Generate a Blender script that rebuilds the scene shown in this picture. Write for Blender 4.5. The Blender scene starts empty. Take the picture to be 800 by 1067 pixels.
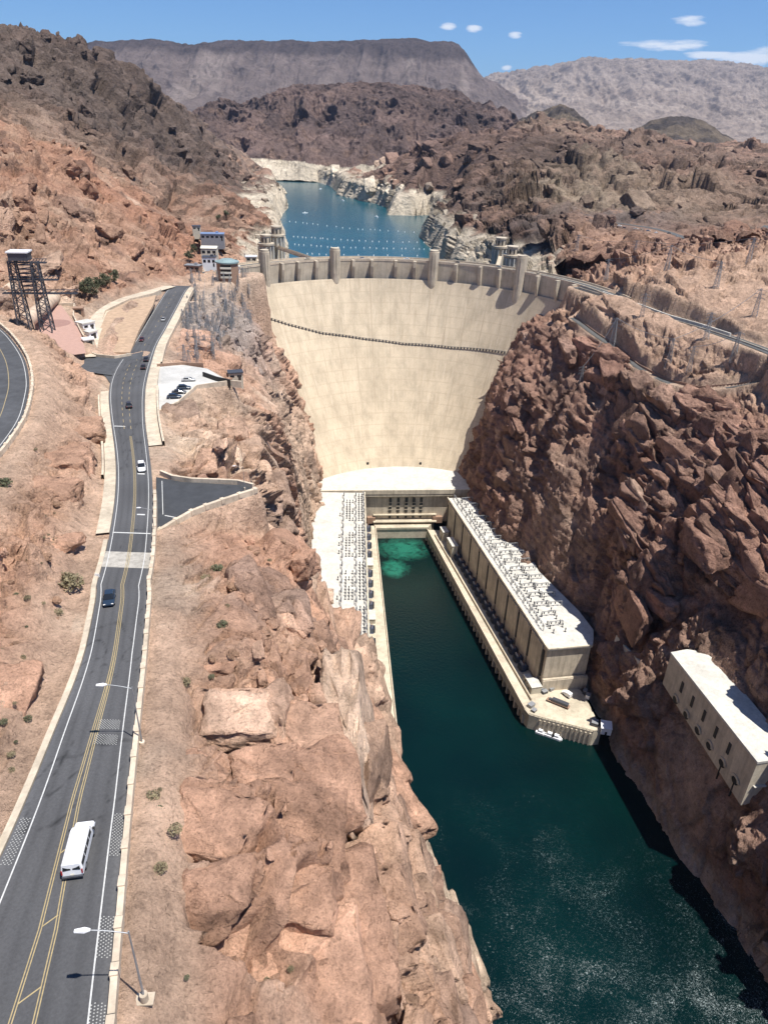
import bpy, bmesh, math, random
import numpy as np
from mathutils import Vector, Matrix
random.seed(7)
QUAL = 1.0
scene = bpy.context.scene
COL = scene.collection
R = math.radians

# ------------------------------------------------------------------ camera
FPX, PITCH, ROLL, CZ = 740.0, R(28.5), R(2.0), 270.0
cf = np.array([0, math.cos(PITCH), -math.sin(PITCH)])
r0 = np.array([1.0, 0, 0]); u0 = np.cross(r0, cf)
cr = r0*math.cos(ROLL) + u0*math.sin(ROLL)
cu = -r0*math.sin(ROLL) + u0*math.cos(ROLL)
cam = bpy.data.cameras.new('camera'); camo = bpy.data.objects.new('camera', cam); COL.objects.link(camo)
camo.matrix_world = Matrix(((cr[0], cu[0], -cf[0], 0), (cr[1], cu[1], -cf[1], 0), (cr[2], cu[2], -cf[2], CZ), (0, 0, 0, 1)))
cam.sensor_fit = 'VERTICAL'; cam.sensor_height = 24; cam.lens = FPX/1067*24
cam.clip_start = 1; cam.clip_end = 90000
scene.camera = camo

def un(px, py, z):
    d = cf + cr*(px-400)/FPX + cu*(533.5-py)/FPX
    t = (z-CZ)/d[2]
    return float(d[0]*t), float(d[1]*t)
def aty(px, py, Y):
    d = cf + cr*(px-400)/FPX + cu*(533.5-py)/FPX
    t = Y/d[1]
    return float(d[0]*t), float(CZ+d[2]*t)

# ------------------------------------------------------------------ noise
def _h(ix, iy, iz, s):
    h = (ix.astype(np.uint32)*np.uint32(374761393) + iy.astype(np.uint32)*np.uint32(668265263)
         + iz.astype(np.uint32)*np.uint32(2246822519) + np.uint32((s*3266489917) & 0xffffffff))
    h ^= h >> np.uint32(13); h *= np.uint32(1274126177); h ^= h >> np.uint32(16)
    h *= np.uint32(2654435761); h ^= h >> np.uint32(15)
    return h
def _f(h): return (h & np.uint32(0xffffff)).astype(np.float32)/np.float32(16777216.0)
def perlin(p, s=0):
    p = p.astype(np.float32); i = np.floor(p); f = p-i; i = i.astype(np.int32)
    u = f*f*f*(f*(f*6-15)+10)
    out = 0
    for dx in (0, 1):
        wx = u[:, 0] if dx else 1-u[:, 0]
        for dy in (0, 1):
            wy = u[:, 1] if dy else 1-u[:, 1]
            for dz in (0, 1):
                wz = u[:, 2] if dz else 1-u[:, 2]
                h = _h(i[:, 0]+dx, i[:, 1]+dy, i[:, 2]+dz, s)
                gx = (h & np.uint32(1023)).astype(np.float32)/512-1
                gy = ((h >> np.uint32(10)) & np.uint32(1023)).astype(np.float32)/512-1
                gz = ((h >> np.uint32(20)) & np.uint32(1023)).astype(np.float32)/512-1
                out = out + wx*wy*wz*(gx*(f[:, 0]-dx)+gy*(f[:, 1]-dy)+gz*(f[:, 2]-dz))
    return out*1.3
def fbm(p, s=0, o=4, g=0.5, ridged=False):
    a, t, r = 1.0, 0.0, 0
    for k in range(o):
        n = perlin(p*(2.03**k)+k*17.3, s+k)
        if ridged: n = 1-2*np.abs(n)*1.6
        r = r+a*n; t += a; a *= g
    return r/t
def blocks(p, s=0, tilt=0.8, ang=True):
    """random flat facets: nearest cell centre gives an offset and a tilted plane; also distance to the cell border"""
    if ang: p = p @ np.array([[.80, .36, -.48], [-.60, .48, -.64], [0, .80, .60]])
    p = p.astype(np.float32); i = np.floor(p).astype(np.int32)
    n = len(p)
    best = np.full(n, 9.0, np.float32); sec = np.full(n, 9.0, np.float32); val = np.zeros(n, np.float32)
    for dx in (-1, 0, 1):
        for dy in (-1, 0, 1):
            for dz in (-1, 0, 1):
                cx, cy, cz = i[:, 0]+dx, i[:, 1]+dy, i[:, 2]+dz
                h = _h(cx, cy, cz, s)
                jx = (h & np.uint32(1023)).astype(np.float32)/1023
                jy = ((h >> np.uint32(10)) & np.uint32(1023)).astype(np.float32)/1023
                jz = ((h >> np.uint32(20)) & np.uint32(1023)).astype(np.float32)/1023
                qx, qy, qz = p[:, 0]-cx-jx, p[:, 1]-cy-jy, p[:, 2]-cz-jz
                d = (np.abs(qx)+np.abs(qy)+np.abs(qz))**2*.42 if ang else qx*qx+qy*qy+qz*qz
                h2 = h*np.uint32(2891336453)
                h2 ^= h2 >> np.uint32(15)
                v = _f(h2)-0.5 + tilt*((_f(h2*np.uint32(747796405))-0.5)*qx+(_f(h2*np.uint32(277803737))-0.5)*qy+(_f(h2*np.uint32(1442695041))-0.5)*qz)
                m = d < best
                sec = np.where(m, best, np.minimum(sec, d))
                val = np.where(m, v, val); best = np.where(m, d, best)
    return val, np.sqrt(sec)-np.sqrt(best)
def sst(a, b, x):
    t = np.clip((x-a)/(b-a), 0, 1); return t*t*(3-2*t)

# ------------------------------------------------------------------ tagging
def tag(o, label=None, cat=None, group=None, kind=None):
    if label: o['label'] = label
    if cat: o['category'] = cat
    if group: o['group'] = group
    if kind: o['kind'] = kind
    return o
def empty(name, loc=(0, 0, 0), rz=0.0):
    o = bpy.data.objects.new(name, None); COL.objects.link(o)
    o.location = loc; o.rotation_euler.z = rz; o.empty_display_size = 0.5
    return o
def kids(o): return [c for c in bpy.data.objects if c.parent == o]
def copy_tree(o, parent=None):
    c = o.copy(); COL.objects.link(c)
    if parent is not None: c.parent = parent
    for ch in kids(o): copy_tree(ch, c)
    return c

def grid_mesh(name, P, mats, colors=None, keep=None, smooth=False):
    """P: (nr,nc,3) grid"""
    nr, nc = P.shape[:2]
    idx = np.arange(nr*nc).reshape(nr, nc)
    q = np.stack([idx[:-1, :-1], idx[:-1, 1:], idx[1:, 1:], idx[1:, :-1]], -1).reshape(-1, 4)
    if keep is not None: q = q[keep.reshape(-1)]
    me = bpy.data.meshes.new(name)
    me.vertices.add(nr*nc); me.vertices.foreach_set('co', P.reshape(-1).astype(np.float32))
    me.loops.add(q.size); me.polygons.add(len(q))
    me.loops.foreach_set('vertex_index', q.reshape(-1).astype(np.int32))
    me.polygons.foreach_set('loop_start', np.arange(0, q.size, 4, dtype=np.int32))
    me.polygons.foreach_set('loop_total', np.full(len(q), 4, np.int32))
    if smooth: me.polygons.foreach_set('use_smooth', np.ones(len(q), bool))
    me.update(calc_edges=True)
    if colors is not None:
        a = me.color_attributes.new('tint', 'FLOAT_COLOR', 'POINT')
        c = np.ones((nr*nc, 4), np.float32); c[:, :colors.shape[-1]] = colors.reshape(nr*nc, -1)
        a.data.foreach_set('color', c.reshape(-1))
    for m in mats: me.materials.append(m)
    o = bpy.data.objects.new(name, me); COL.objects.link(o)
    return o

class MB:
    def __init__(s): s.v = []; s.f = []; s.m = []; s.mi = 0
    def mat(s, i): s.mi = i; return s
    def poly(s, pts, faces):
        b = len(s.v); s.v += [tuple(map(float, p)) for p in pts]
        for f in faces: s.f.append([b+i for i in f]); s.m.append(s.mi)
    def box(s, c, d, rz=0.0, M=None):
        hx, hy, hz = d[0]/2, d[1]/2, d[2]/2
        pts = [Vector((x, y, z)) for z in (-hz, hz) for x, y in ((-hx, -hy), (hx, -hy), (hx, hy), (-hx, hy))]
        Q = Matrix.Rotation(rz, 3, 'Z') if M is None else M
        pts = [Q @ p + Vector(c) for p in pts]
        s.poly(pts, [(3, 2, 1, 0), (4, 5, 6, 7), (0, 1, 5, 4), (1, 2, 6, 5), (2, 3, 7, 6), (3, 0, 4, 7)])
        return s
    def bar(s, a, b, w, h=None):
        a, b = Vector(a), Vector(b); d = b-a; L = d.length
        if L < 1e-6: return s
        q = d.to_track_quat('Y', 'Z').to_matrix()
        s.box((a+b)/2, (w, L, h or w), M=q); return s
    def tube(s, a, b, r1, r2=None, n=10, caps=True):
        a, b = Vector(a), Vector(b); d = b-a; r2 = r1 if r2 is None else r2
        q = d.to_track_quat('Z', 'Y').to_matrix()
        ring = [Vector((math.cos(2*math.pi*i/n), math.sin(2*math.pi*i/n), 0)) for i in range(n)]
        pts = [a+q@(p*r1) for p in ring]+[b+q@(p*r2) for p in ring]
        fs = [(i, (i+1) % n, n+(i+1) % n, n+i) for i in range(n)]
        if caps: fs += [tuple(range(n-1, -1, -1)), tuple(range(n, 2*n))]
        s.poly(pts, fs); return s
    def prism(s, poly, z0, z1):
        """poly: ccw list of (x,y); z may be per-vertex lists"""
        n = len(poly)
        za = z0 if hasattr(z0, '__len__') else [z0]*n; zb = z1 if hasattr(z1, '__len__') else [z1]*n
        ar = sum(poly[i][0]*poly[(i+1) % n][1]-poly[(i+1) % n][0]*poly[i][1] for i in range(n))
        if ar < 0: poly = poly[::-1]; za = za[::-1]; zb = zb[::-1]
        pts = [(x, y, za[i]) for i, (x, y) in enumerate(poly)]+[(x, y, zb[i]) for i, (x, y) in enumerate(poly)]
        s.poly(pts, [(i, (i+1) % n, n+(i+1) % n, n+i) for i in range(n)]+[tuple(range(n-1, -1, -1)), tuple(range(n, 2*n))])
        return s
    def strip(s, A, B):
        """quad strip between two polylines"""
        n = len(A)
        s.poly(list(A)+list(B), [(i, i+1, n+i+1, n+i) for i in range(n-1)]); return s
    def build(s, name, mats, parent=None, smooth=False, bevel=0):
        me = bpy.data.meshes.new(name); me.from_pydata(s.v, [], s.f)
        if not isinstance(mats, (list, tuple)): mats = [mats]
        for m in mats: me.materials.append(m)
        me.polygons.foreach_set('material_index', s.m)
        if smooth: me.polygons.foreach_set('use_smooth', [True]*len(s.f))
        me.update()
        o = bpy.data.objects.new(name, me); COL.objects.link(o)
        if parent is not None: o.parent = parent
        if bevel:
            b = o.modifiers.new('bevel', 'BEVEL'); b.width = bevel; b.segments = 2; b.limit_method = 'ANGLE'
        return o

# ------------------------------------------------------------------ materials
def newmat(name):
    m = bpy.data.materials.new(name); m.use_nodes = True
    nt = m.node_tree; b = nt.nodes['Principled BSDF']
    return m, nt, b
def N(nt, t, **k):
    n = nt.nodes.new(t)
    for a, v in k.items():
        if a in n.inputs: n.inputs[a].default_value = v
        else: setattr(n, a, v)
    return n
def mix(nt, a, b, f, mode='MIX'):
    n = nt.nodes.new('ShaderNodeMix'); n.data_type = 'RGBA'; n.blend_type = mode
    for s, v in ((0, f), (6, a), (7, b)):
        if hasattr(v, 'links'): nt.links.new(v, n.inputs[s])
        elif s == 0: n.inputs[0].default_value = v
        else: n.inputs[s].default_value = (*v, 1) if len(v) == 3 else v
    return n.outputs[2]
def ramp(nt, src, stops):
    r = nt.nodes.new('ShaderNodeValToRGB'); nt.links.new(src, r.inputs[0])
    e = r.color_ramp.elements
    while len(e) < len(stops): e.new(0.5)
    for i, (p, c) in enumerate(stops):
        e[i].position = p; e[i].color = (c, c, c, 1) if not hasattr(c, '__len__') else (*c, 1)
    return r.outputs[0]
def noise(nt, scale, detail=6, rough=0.6, dist=0.0, vec=None, sx=None):
    n = N(nt, 'ShaderNodeTexNoise'); n.inputs['Scale'].default_value = scale
    n.inputs['Detail'].default_value = detail; n.inputs['Roughness'].default_value = rough; n.inputs['Distortion'].default_value = dist
    if vec is None:
        g = N(nt, 'ShaderNodeNewGeometry'); vec = g.outputs['Position']
    if sx is not None:
        mp = N(nt, 'ShaderNodeMapping'); mp.inputs['Scale'].default_value = sx
        nt.links.new(vec, mp.inputs['Vector']); vec = mp.outputs[0]
    nt.links.new(vec, n.inputs['Vector'])
    return n.outputs[0]
def bump(nt, b, h, strength, dist):
    n = N(nt, 'ShaderNodeBump'); n.inputs['Strength'].default_value = strength; n.inputs['Distance'].default_value = dist
    nt.links.new(h, n.inputs['Height'])
    prev = b.inputs['Normal'].links
    if prev: nt.links.new(prev[0].from_socket, n.inputs['Normal'])
    nt.links.new(n.outputs[0], b.inputs['Normal'])
def simple(name, c, rough=0.7, metal=0.0, var=0.15, vs=0.6, spec=None):
    m, nt, b = newmat(name)
    f = noise(nt, vs, 5, 0.65)
    lo = [x*(1-var) for x in c]; hi = [min(1, x*(1+var)) for x in c]
    nt.links.new(ramp(nt, f, [(0.3, lo), (0.7, hi)]), b.inputs['Base Color'])
    b.inputs['Roughness'].default_value = rough; b.inputs['Metallic'].default_value = metal
    if spec is not None: b.inputs['Specular IOR Level'].default_value = spec
    return m

def rock_mat(name, s=1.0, bumpd=1.0):
    m, nt, b = newmat(name)
    at = N(nt, 'ShaderNodeVertexColor'); at.layer_name = 'tint'
    n1 = noise(nt, 0.09/s, 8, 0.62, 0.2)
    n2 = noise(nt, 0.55/s, 8, 0.72, 0.0)
    n3 = noise(nt, 2.6/s, 6, 0.7, 0.0)
    c = mix(nt, at.outputs[0], ramp(nt, n1, [(0.3, 0.66), (0.5, 1.0), (0.72, 1.4)]), 0.8, 'MULTIPLY')
    c = mix(nt, c, ramp(nt, n2, [(0.28, 0.4), (0.40, 0.88), (0.5, 1.08), (0.75, 1.4)]), 0.85, 'MULTIPLY')
    c = mix(nt, c, ramp(nt, n3, [(0.3, 0.6), (0.46, 1.05), (0.7, 1.4)]), 0.7, 'MULTIPLY')
    nt.links.new(c, b.inputs['Base Color'])
    b.inputs['Roughness'].default_value = 0.92; b.inputs['Specular IOR Level'].default_value = 0.15
    v = N(nt, 'ShaderNodeTexVoronoi'); v.inputs['Scale'].default_value = 0.3/s
    g = N(nt, 'ShaderNodeNewGeometry'); wn = N(nt, 'ShaderNodeTexNoise'); wn.inputs['Scale'].default_value = .16/s; wn.inputs['Detail'].default_value = 5; nt.links.new(g.outputs['Position'], wn.inputs['Vector'])
    wv = N(nt, 'ShaderNodeVectorMath', operation='MULTIPLY_ADD'); nt.links.new(wn.outputs[1], wv.inputs[0]); wv.inputs[1].default_value = (9*s, 9*s, 9*s); sv = N(nt, 'ShaderNodeVectorMath', operation='MULTIPLY'); nt.links.new(g.outputs['Position'], sv.inputs[0]); sv.inputs[1].default_value = (1, .45, .7); nt.links.new(sv.outputs[0], wv.inputs[2]); nt.links.new(wv.outputs[0], v.inputs['Vector'])
    v.feature = 'DISTANCE_TO_EDGE'
    bump(nt, b, ramp(nt, v.outputs[0], [(0.0, 0.0), (0.08, 1.0)]), 0.55, 0.5*s*bumpd)
    c = mix(nt, c, ramp(nt, v.outputs[0], [(0.0, 0.6), (0.03, 1.0)]), 0.22, 'MULTIPLY'); nt.links.new(c, b.inputs['Base Color'])
    v2 = N(nt, 'ShaderNodeTexVoronoi'); v2.inputs['Scale'].default_value = 1.1/s; v2.distance = 'MANHATTAN'; nt.links.new(g.outputs['Position'], v2.inputs['Vector'])
    bump(nt, b, v2.outputs[0], 0.5, 0.45*s*bumpd)
    bump(nt, b, n2, 1.0, 1.7*s*bumpd)
    bump(nt, b, n3, 0.8, 0.3*s*bumpd)
    return m
M = {}
M['rock'] = rock_mat('rock_near', 1.0)
M['rock_mid'] = rock_mat('rock_mid', 3.0, 1.0)
M['rock_far'] = rock_mat('rock_far', 14.0, 1.0)
# ------------------------------------------------------------------ roads as measured polylines (left edge, right edge)
ZR_Y = [-60, 28, 83, 131, 163, 222, 266, 350, 441, 520]
ZR_Z = [211, 206, 201.5, 197, 194.5, 190, 187.5, 184, 180, 179]
def zroad(y): return float(np.interp(y, ZR_Y, ZR_Z))
def on_road(px, py):
    z = 195.0
    for _ in range(25):
        x, y = un(px, py, z); z = zroad(y)
    return (x, y, z)
ROAD_PX = [(1067, -79, 111), (960, -30, 120.5), (896, 0, 126), (833, 29, 132), (790, 46, 137), (740, 66, 142), (700, 84, 147), (660, 94, 150.5), (635, 98, 152.5), (596, 106, 157),
           (570, 112, 158.5), (537, 118.5, 160), (505, 122, 160), (472, 121, 156), (440, 116, 151), (410, 113, 151), (392, 116, 154), (378, 124, 158), (360, 138, 163),
           (345, 147.5, 172), (330, 156, 180), (315, 165.5, 188), (305, 172, 193), (300, 176, 196.5)]
RL = [on_road(l, r) for r, l, _ in ROAD_PX]; RR = [on_road(q, r) for r, _, q in ROAD_PX]
def ext(a, b, y):   # extend a polyline end straight to y
    t = (y-a[1])/(b[1]-a[1]); return (a[0]+(b[0]-a[0])*t, y, zroad(y))
RL = [ext(RL[0], RL[2], -60), ext(RL[0], RL[2], -15)]+RL; RR = [ext(RR[0], RR[2], -60), ext(RR[0], RR[2], -15)]+RR
RC = [tuple((np.array(a)+np.array(b))/2) for a, b in zip(RL, RR)]
xRL = lambda y: float(np.interp(y, [p[1] for p in RL], [p[0] for p in RL]))
xRR = lambda y: float(np.interp(y, [p[1] for p in RR], [p[0] for p in RR]))
# upper road (left edge of the frame)
UPZ = 205.0
UP_R = [un(px, py, UPZ) for px, py in ((-60, 560), (-25, 500), (3, 466), (22, 438), (29, 415), (31, 396), (26, 374), (14, 355), (0, 341), (-30, 318), (-80, 290))]
UP_L = []
for i, (x, y) in enumerate(UP_R):
    a = UP_R[max(0, i-1)]; b = UP_R[min(len(UP_R)-1, i+1)]
    d = np.array([b[0]-a[0], b[1]-a[1]]); d /= np.hypot(*d); UP_L.append((x-d[1]*10.5, y+d[0]*10.5))
UPC = [((a[0]+b[0])/2, (a[1]+b[1])/2, UPZ) for a, b in zip(UP_R, UP_L)]

def pxz(pts, z): return [un(px, py, z) for px, py in pts]
LOT_Z = 188.0
LOT = pxz([(159, 383), (190, 380), (216, 384), (240, 398), (205, 403), (186, 420), (163, 432), (158, 410)], LOT_Z)       # pale parking apron
PAD_Z = 194.8
PAD = pxz([(163, 497), (190, 502), (262, 506), (266, 512), (232, 522), (200, 534), (168, 553), (163, 556)], PAD_Z)       # dark asphalt pull-off
JUNC_Z = 187.45
JUNC = pxz([(88, 374), (98, 371), (120, 372), (137, 369), (150, 366), (140, 400), (128, 412), (117, 402), (110, 392), (100, 386), (88, 383)], JUNC_Z)
PLAZA_Z = 190.0
PLAZA = pxz([(40, 320), (64, 318), (84, 345), (90, 368), (60, 372), (30, 348)], PLAZA_Z)
ISLE_Z = 186.5
SIDE = [(*un(px, py, z), z) for px, py, z in ((128, 388, 187.6), (100, 384, 188), (84, 382, 188.5))]      # short side road
LOOP = [(*un(px, py, z), z) for px, py, z in ((90, 372, 188), (97, 345, 187.5), (108, 325, 186), (130, 312, 184.5), (160, 303, 182), (178, 298, 180.5))]
AZR = [(*un(px, py, z), z) for px, py, z in ((601, 299, 178), (630, 308, 177), (665, 320, 176), (700, 333, 175), (735, 343, 175.5), (765, 353, 176.5), (800, 366, 178), (850, 388, 180))]
LOWR = []
YARD = [(*un(px, py, z), z) for px, py, z in ((190, 318, 176), (205, 300, 177), (235, 290, 177), (262, 285, 177))]
SHELF = [(*un(px, py, z), z) for px, py, z in ((640, 232, 190), (690, 240, 188), (740, 258, 186), (765, 262, 186), (800, 235, 192))]

ROADS = [(RC, 6.8, 5.0), (UPC, 8.0, 6.0), (SIDE, 5.0, 4.0), (LOOP, 4.5, 4.0), (AZR, 6.0, 3.0), (YARD, 8.0, 7.0), (SHELF, 6.0, 8.0)]
PADS = [(LOT, LOT_Z, 4.0), (PAD, PAD_Z, 4.0), (PLAZA, PLAZA_Z, 6.0), (JUNC, JUNC_Z, 4.0)]

def seg_dist(x, y, pl):
    best = np.full(x.shape, 1e9); zz = np.zeros(x.shape)
    for a, b in zip(pl[:-1], pl[1:]):
        dx, dy = b[0]-a[0], b[1]-a[1]; L = dx*dx+dy*dy+1e-9
        t = np.clip(((x-a[0])*dx+(y-a[1])*dy)/L, 0, 1)
        d = np.hypot(x-a[0]-t*dx, y-a[1]-t*dy)
        m = d < best
        best = np.where(m, d, best)
        if len(a) > 2: zz = np.where(m, a[2]+(b[2]-a[2])*t, zz)
    return best, zz
def in_poly(x, y, poly):
    ins = np.zeros(x.shape, bool); n = len(poly)
    for i in range(n):
        x1, y1 = poly[i][:2]; x2, y2 = poly[(i+1) % n][:2]
        c = ((y1 > y) != (y2 > y))
        with np.errstate(divide='ignore', invalid='ignore'):
            xi = (x2-x1)*(y-y1)/(y2-y1+1e-12)+x1
        ins ^= c & (x < xi)
    return ins
def sdist(x, y, poly):
    d, _ = seg_dist(x, y, [tuple(p[:2]) for p in poly]+[tuple(poly[0][:2])])
    return np.where(in_poly(x, y, poly), -d, d)

def flatten(x, y, z):
    """press the ground flat under roads and pads; returns z and a 0..1 mask where the rock may be rough"""
    mask = np.ones(x.shape)
    bx = lambda pl, m: (x > min(p[0] for p in pl)-m) & (x < max(p[0] for p in pl)+m) & (y > min(p[1] for p in pl)-m) & (y < max(p[1] for p in pl)+m)
    for pl, hw, bl in ROADS:
        s = bx(pl, 30)
        d, zr = seg_dist(x[s], y[s], pl); w = 1-sst(hw, hw+bl, d)
        z[s] = z[s]*(1-w)+(zr-0.3)*w
        mask[s] = np.minimum(mask[s], sst(hw, hw+bl*2.2, d))
    for poly, zp, bl in PADS:
        s = bx(poly, 30)
        d = sdist(x[s], y[s], poly); w = 1-sst(0.8, bl, d)
        z[s] = z[s]*(1-w)+(zp-0.3)*w
        mask[s] = np.minimum(mask[s], sst(0.5, bl*2.2, d))
    return z, mask

# ------------------------------------------------------------------ near terrain: cross-sections of the canyon
ZL = [-6, 34, 95, 150]
LT = {  # y: x at z=-6,34,95,150, (bench x,z), I, J, K z
 -60: (64, 58, 42, 18, (4, 192), (-60, 218), (-130, 232), 250),
 30: (56, 40, 24, 14, (-2, 190), (-60, 212), (-120, 222), 240),
 60: (52, 37, 22, 9, (-4, 190), (-64, 210), (-120, 219), 240),
 100: (44, 30, 15, -2, (-12, 188), (-72, 208), (-120, 214), 240),
 131: (38, 24, 2, -13, (-22, 185), (-80, 206), (-130, 208), 240),
 167: (28, 12, -6, -26, (-36, 182), (-92, 206), (-140, 207), 240),
 209: (16, 1, -14, -32, (-44, 180), (-106, 206), (-150, 208), 240),
 241: (8, -4, -29, -37, (-52, 178), (-126, 205), (-170, 206), 240),
 270: (-6, -14, -36, -43, (-60, 176), (-142, 200), (-190, 203), 245),
 300: (-22, -28, -41, -50, (-68, 174), (-152, 195), (-205, 203), 255),
 350: (-38, -41, -46, -62, (-84, 172), (-165, 190), (-220, 210), 280),
 400: (-46, -49, -53, -76, (-98, 171), (-168, 190), (-225, 218), 300),
 450: (-46, -49, -60, -87, (-106, 171), (-166, 192), (-225, 230), 315),
 500: (-48, -52, -67, -97, (-112, 170), (-162, 195), (-225, 236), 320),
 560: (-50, -56, -72, -108, (-122, 168), (-165, 196), (-230, 240), 325),
 640: (-52, -60, -80, -130, (-150, 168), (-190, 200), (-250, 240), 330),
}
RT = {  # y: x at z=-6,34,95,150, E(x,z), F(x,z), G(x,z), K z
 -60: (178, 184, 200, 222, (250, 185), (300, 200), (380, 215), 240),
 30: (170, 175, 190, 214, (245, 185), (290, 200), (370, 215), 240),
 100: (155, 161, 178, 205, (238, 180), (280, 195), (360, 212), 240),
 144: (145, 151, 168, 198, (232, 178), (270, 190), (350, 210), 240),
 204: (129, 138, 170, 206, (224, 174), (260, 186), (340, 208), 240),
 246: (119, 128, 160, 195, (216, 172), (250, 182), (330, 205), 240),
 296: (112, 118, 137, 176, (200, 174), (240, 180), (320, 205), 240),
 340: (98, 107, 127, 164, (188, 175), (226, 184), (310, 205), 240),
 365: (86, 95, 115, 153, (175, 175), (212, 184), (300, 205), 240),
 400: (74, 80, 96, 137, (158, 175), (196, 184), (290, 208), 240),
 430: (67, 71, 86, 122, (140, 176), (182, 188), (280, 210), 240),
 459: (60, 63, 77, 108, (126, 176), (168, 192), (270, 212), 242),
 500: (58, 60, 73, 100, (126, 170), (165, 192), (265, 210), 245),
 560: (58, 62, 80, 108, (136, 170), (180, 190), (270, 208), 248),
 640: (58, 66, 90, 128, (160, 168), (200, 190), (280, 208), 250),
}
def _tab(T):
    ys = sorted(T); rows = []
    for y in ys:
        t = T[y]; r = list(t[:4])
        for e in t[4:-1]: r += list(e)
        r.append(t[-1]); rows.append(r)
    return np.array(ys, float), np.array(rows, float)
LY, LV = _tab(LT); RY, RV = _tab(RT)
def herm(ys, V, y):
    """smooth interpolation of table rows at y"""
    m = np.gradient(V, ys, axis=0)*0.8
    k = np.clip(np.searchsorted(ys, y)-1, 0, len(ys)-2)
    h = ys[k+1]-ys[k]; t = np.clip((y-ys[k])/h, 0, 1)
    return ((2*t**3-3*t**2+1)*V[k]+(t**3-2*t**2+t)*h*m[k]+(-2*t**3+3*t**2)*V[k+1]+(t**3-t**2)*h*m[k+1])
def near_profile(y):
    a = herm(LY, LV, y); b = herm(RY, RV, y)
    zr = zroad(y); rr, rl = xRR(y)+2.0, xRL(y)-1.5
    L = [(-700, a[10]+30), (-450, a[10]), (a[8], a[9]), (a[6], a[7]), (rl-6, zr+2.0), (rl, zr), (rr, zr), (a[4], a[5]), (a[3], 150), (a[2], 95), (a[1], 34), (a[0], -6)]
    Rr = [(b[0], -6), (b[1], 34), (b[2], 95), (b[3], 150), (b[4], b[5]), (b[6], b[7]), (b[8], b[9]), (550, b[10]), (900, b[10]+10)]
    P = L+[(a[0]+3, -14), (b[0]-3, -14)]+Rr
    xs = np.array([p[0] for p in P]); zs = np.array([p[1] for p in P])
    o = np.argsort(xs); return xs[o], zs[o]

def h0(x, y):
    xs, zs = near_profile(y); return float(np.interp(x, xs, zs))
def surf(px, py, z_hi=240.0, z_lo=0.0, step=1.0):
    """first point where the sight line through a pixel meets the undisturbed ground"""
    z = z_hi
    while z > z_lo:
        x, y = un(px, py, z)
        if y < 640 and h0(x, y) >= z: return (x, y, z)
        z -= step
    return (*un(px, py, z_lo), z_lo)
LOWR = [surf(px, py) for px, py in ((596, 331), (620, 345), (645, 366), (662, 385), (690, 402), (725, 412), (765, 404), (800, 395))]
LOWR = [(x, y, float(z_)) for (x, y, z_) in LOWR]
for _ in range(2): LOWR = [LOWR[0]]+[(b_[0], b_[1], (a_[2]+b_[2]+c_[2])/3) for a_, b_, c_ in zip(LOWR[:-2], LOWR[1:-1], LOWR[2:])]+[LOWR[-1]]
ROADS.append((LOWR, 2.4, 1.5))

# ------------------------------------------------------------------ lake and mid-distance terrain
LAKE_Z = 125.0
LAKE = pxz([(296, 300), (300, 262), (299, 240), (288, 232), (297, 222), (300, 214), (290, 206), (287, 196), (281, 187), (283, 181), (300, 181), (320, 187), (345, 195),
            (352, 203), (370, 208), (388, 212), (400, 215), (404, 224), (430, 225), (447, 224), (452, 231), (438, 236), (437, 246), (452, 268), (470, 285), (500, 290)], LAKE_Z)
LAKE = [p for p in LAKE if p[1] > 640]
LAKE = [(-60, 590), (-95, 640)]+LAKE+[(100, 700), (118, 620), (90, 590)]
MID = []   # control points (x, y, z)
def cp(px, py, Y):
    x, z = aty(px, py, Y); MID.append((x, Y, z))
for a in ((-60, 50, 1000), (0, 56, 1050), (40, 57, 1150), (80, 68, 1250), (110, 76, 1300), (150, 100, 1450), (185, 114, 1600), (220, 142, 1800), (250, 157, 2000), (272, 178, 2300),
          (0, 124, 760), (50, 132, 840), (100, 148, 940), (150, 166, 1080), (190, 183, 1200), (235, 192, 1450), (270, 198, 1750),
          (0, 150, 620), (60, 160, 680), (110, 175, 760), (150, 195, 830), (200, 203, 1000), (240, 205, 1200), (262, 220, 1150),
          (-60, 200, 520), (190, 235, 760), (225, 222, 850), (215, 250, 660), (245, 245, 720), (262, 262, 680),
          (470, 189, 1200), (450, 215, 1150), (500, 205, 1150), (500, 242, 900), (520, 238, 860), (480, 150, 1500), (520, 150, 1450), (560, 152, 1350), (600, 156, 1350),
          (560, 188, 1200), (620, 185, 1200), (600, 215, 950), (560, 225, 900), (640, 218, 900), (680, 165, 1400), (740, 170, 1400), (800, 172, 1400), (860, 172, 1400),
          (690, 200, 1050), (760, 195, 1100), (830, 195, 1100), (560, 262, 680), (590, 240, 740), (600, 262, 680), (640, 232, 800), (700, 236, 790), (760, 248, 720), (830, 235, 780),
          (640, 268, 640), (700, 270, 640), (800, 275, 640),
          (560, 130, 2100), (600, 139, 2100), (640, 146, 2200), (700, 152, 2200), (760, 152, 2200), (820, 152, 2200), (900, 150, 2200),
          (540, 144, 1750), (620, 155, 1700), (700, 160, 1700), (780, 162, 1700)):
    cp(*a)
for x, y, z in ((-1500, 3200, 200), (-900, 3200, 180), (-700, 2800, 150), (-600, 2450, 140), (-1200, 2000, 300), (-1100, 1400, 300), (-900, 1000, 290),
                (-400, 3100, 160), (0, 3100, 170), (500, 3100, 200), (1200, 3100, 220), (1900, 3100, 220), (1500, 1500, 260), (1300, 1000, 240), (900, 650, 240), (-900, 600, 330),
                (400, 2600, 190), (100, 2500, 150), (-150, 2300, 140), (900, 2700, 200), (1500, 2600, 210)):
    MID.append((x, y, z))
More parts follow.
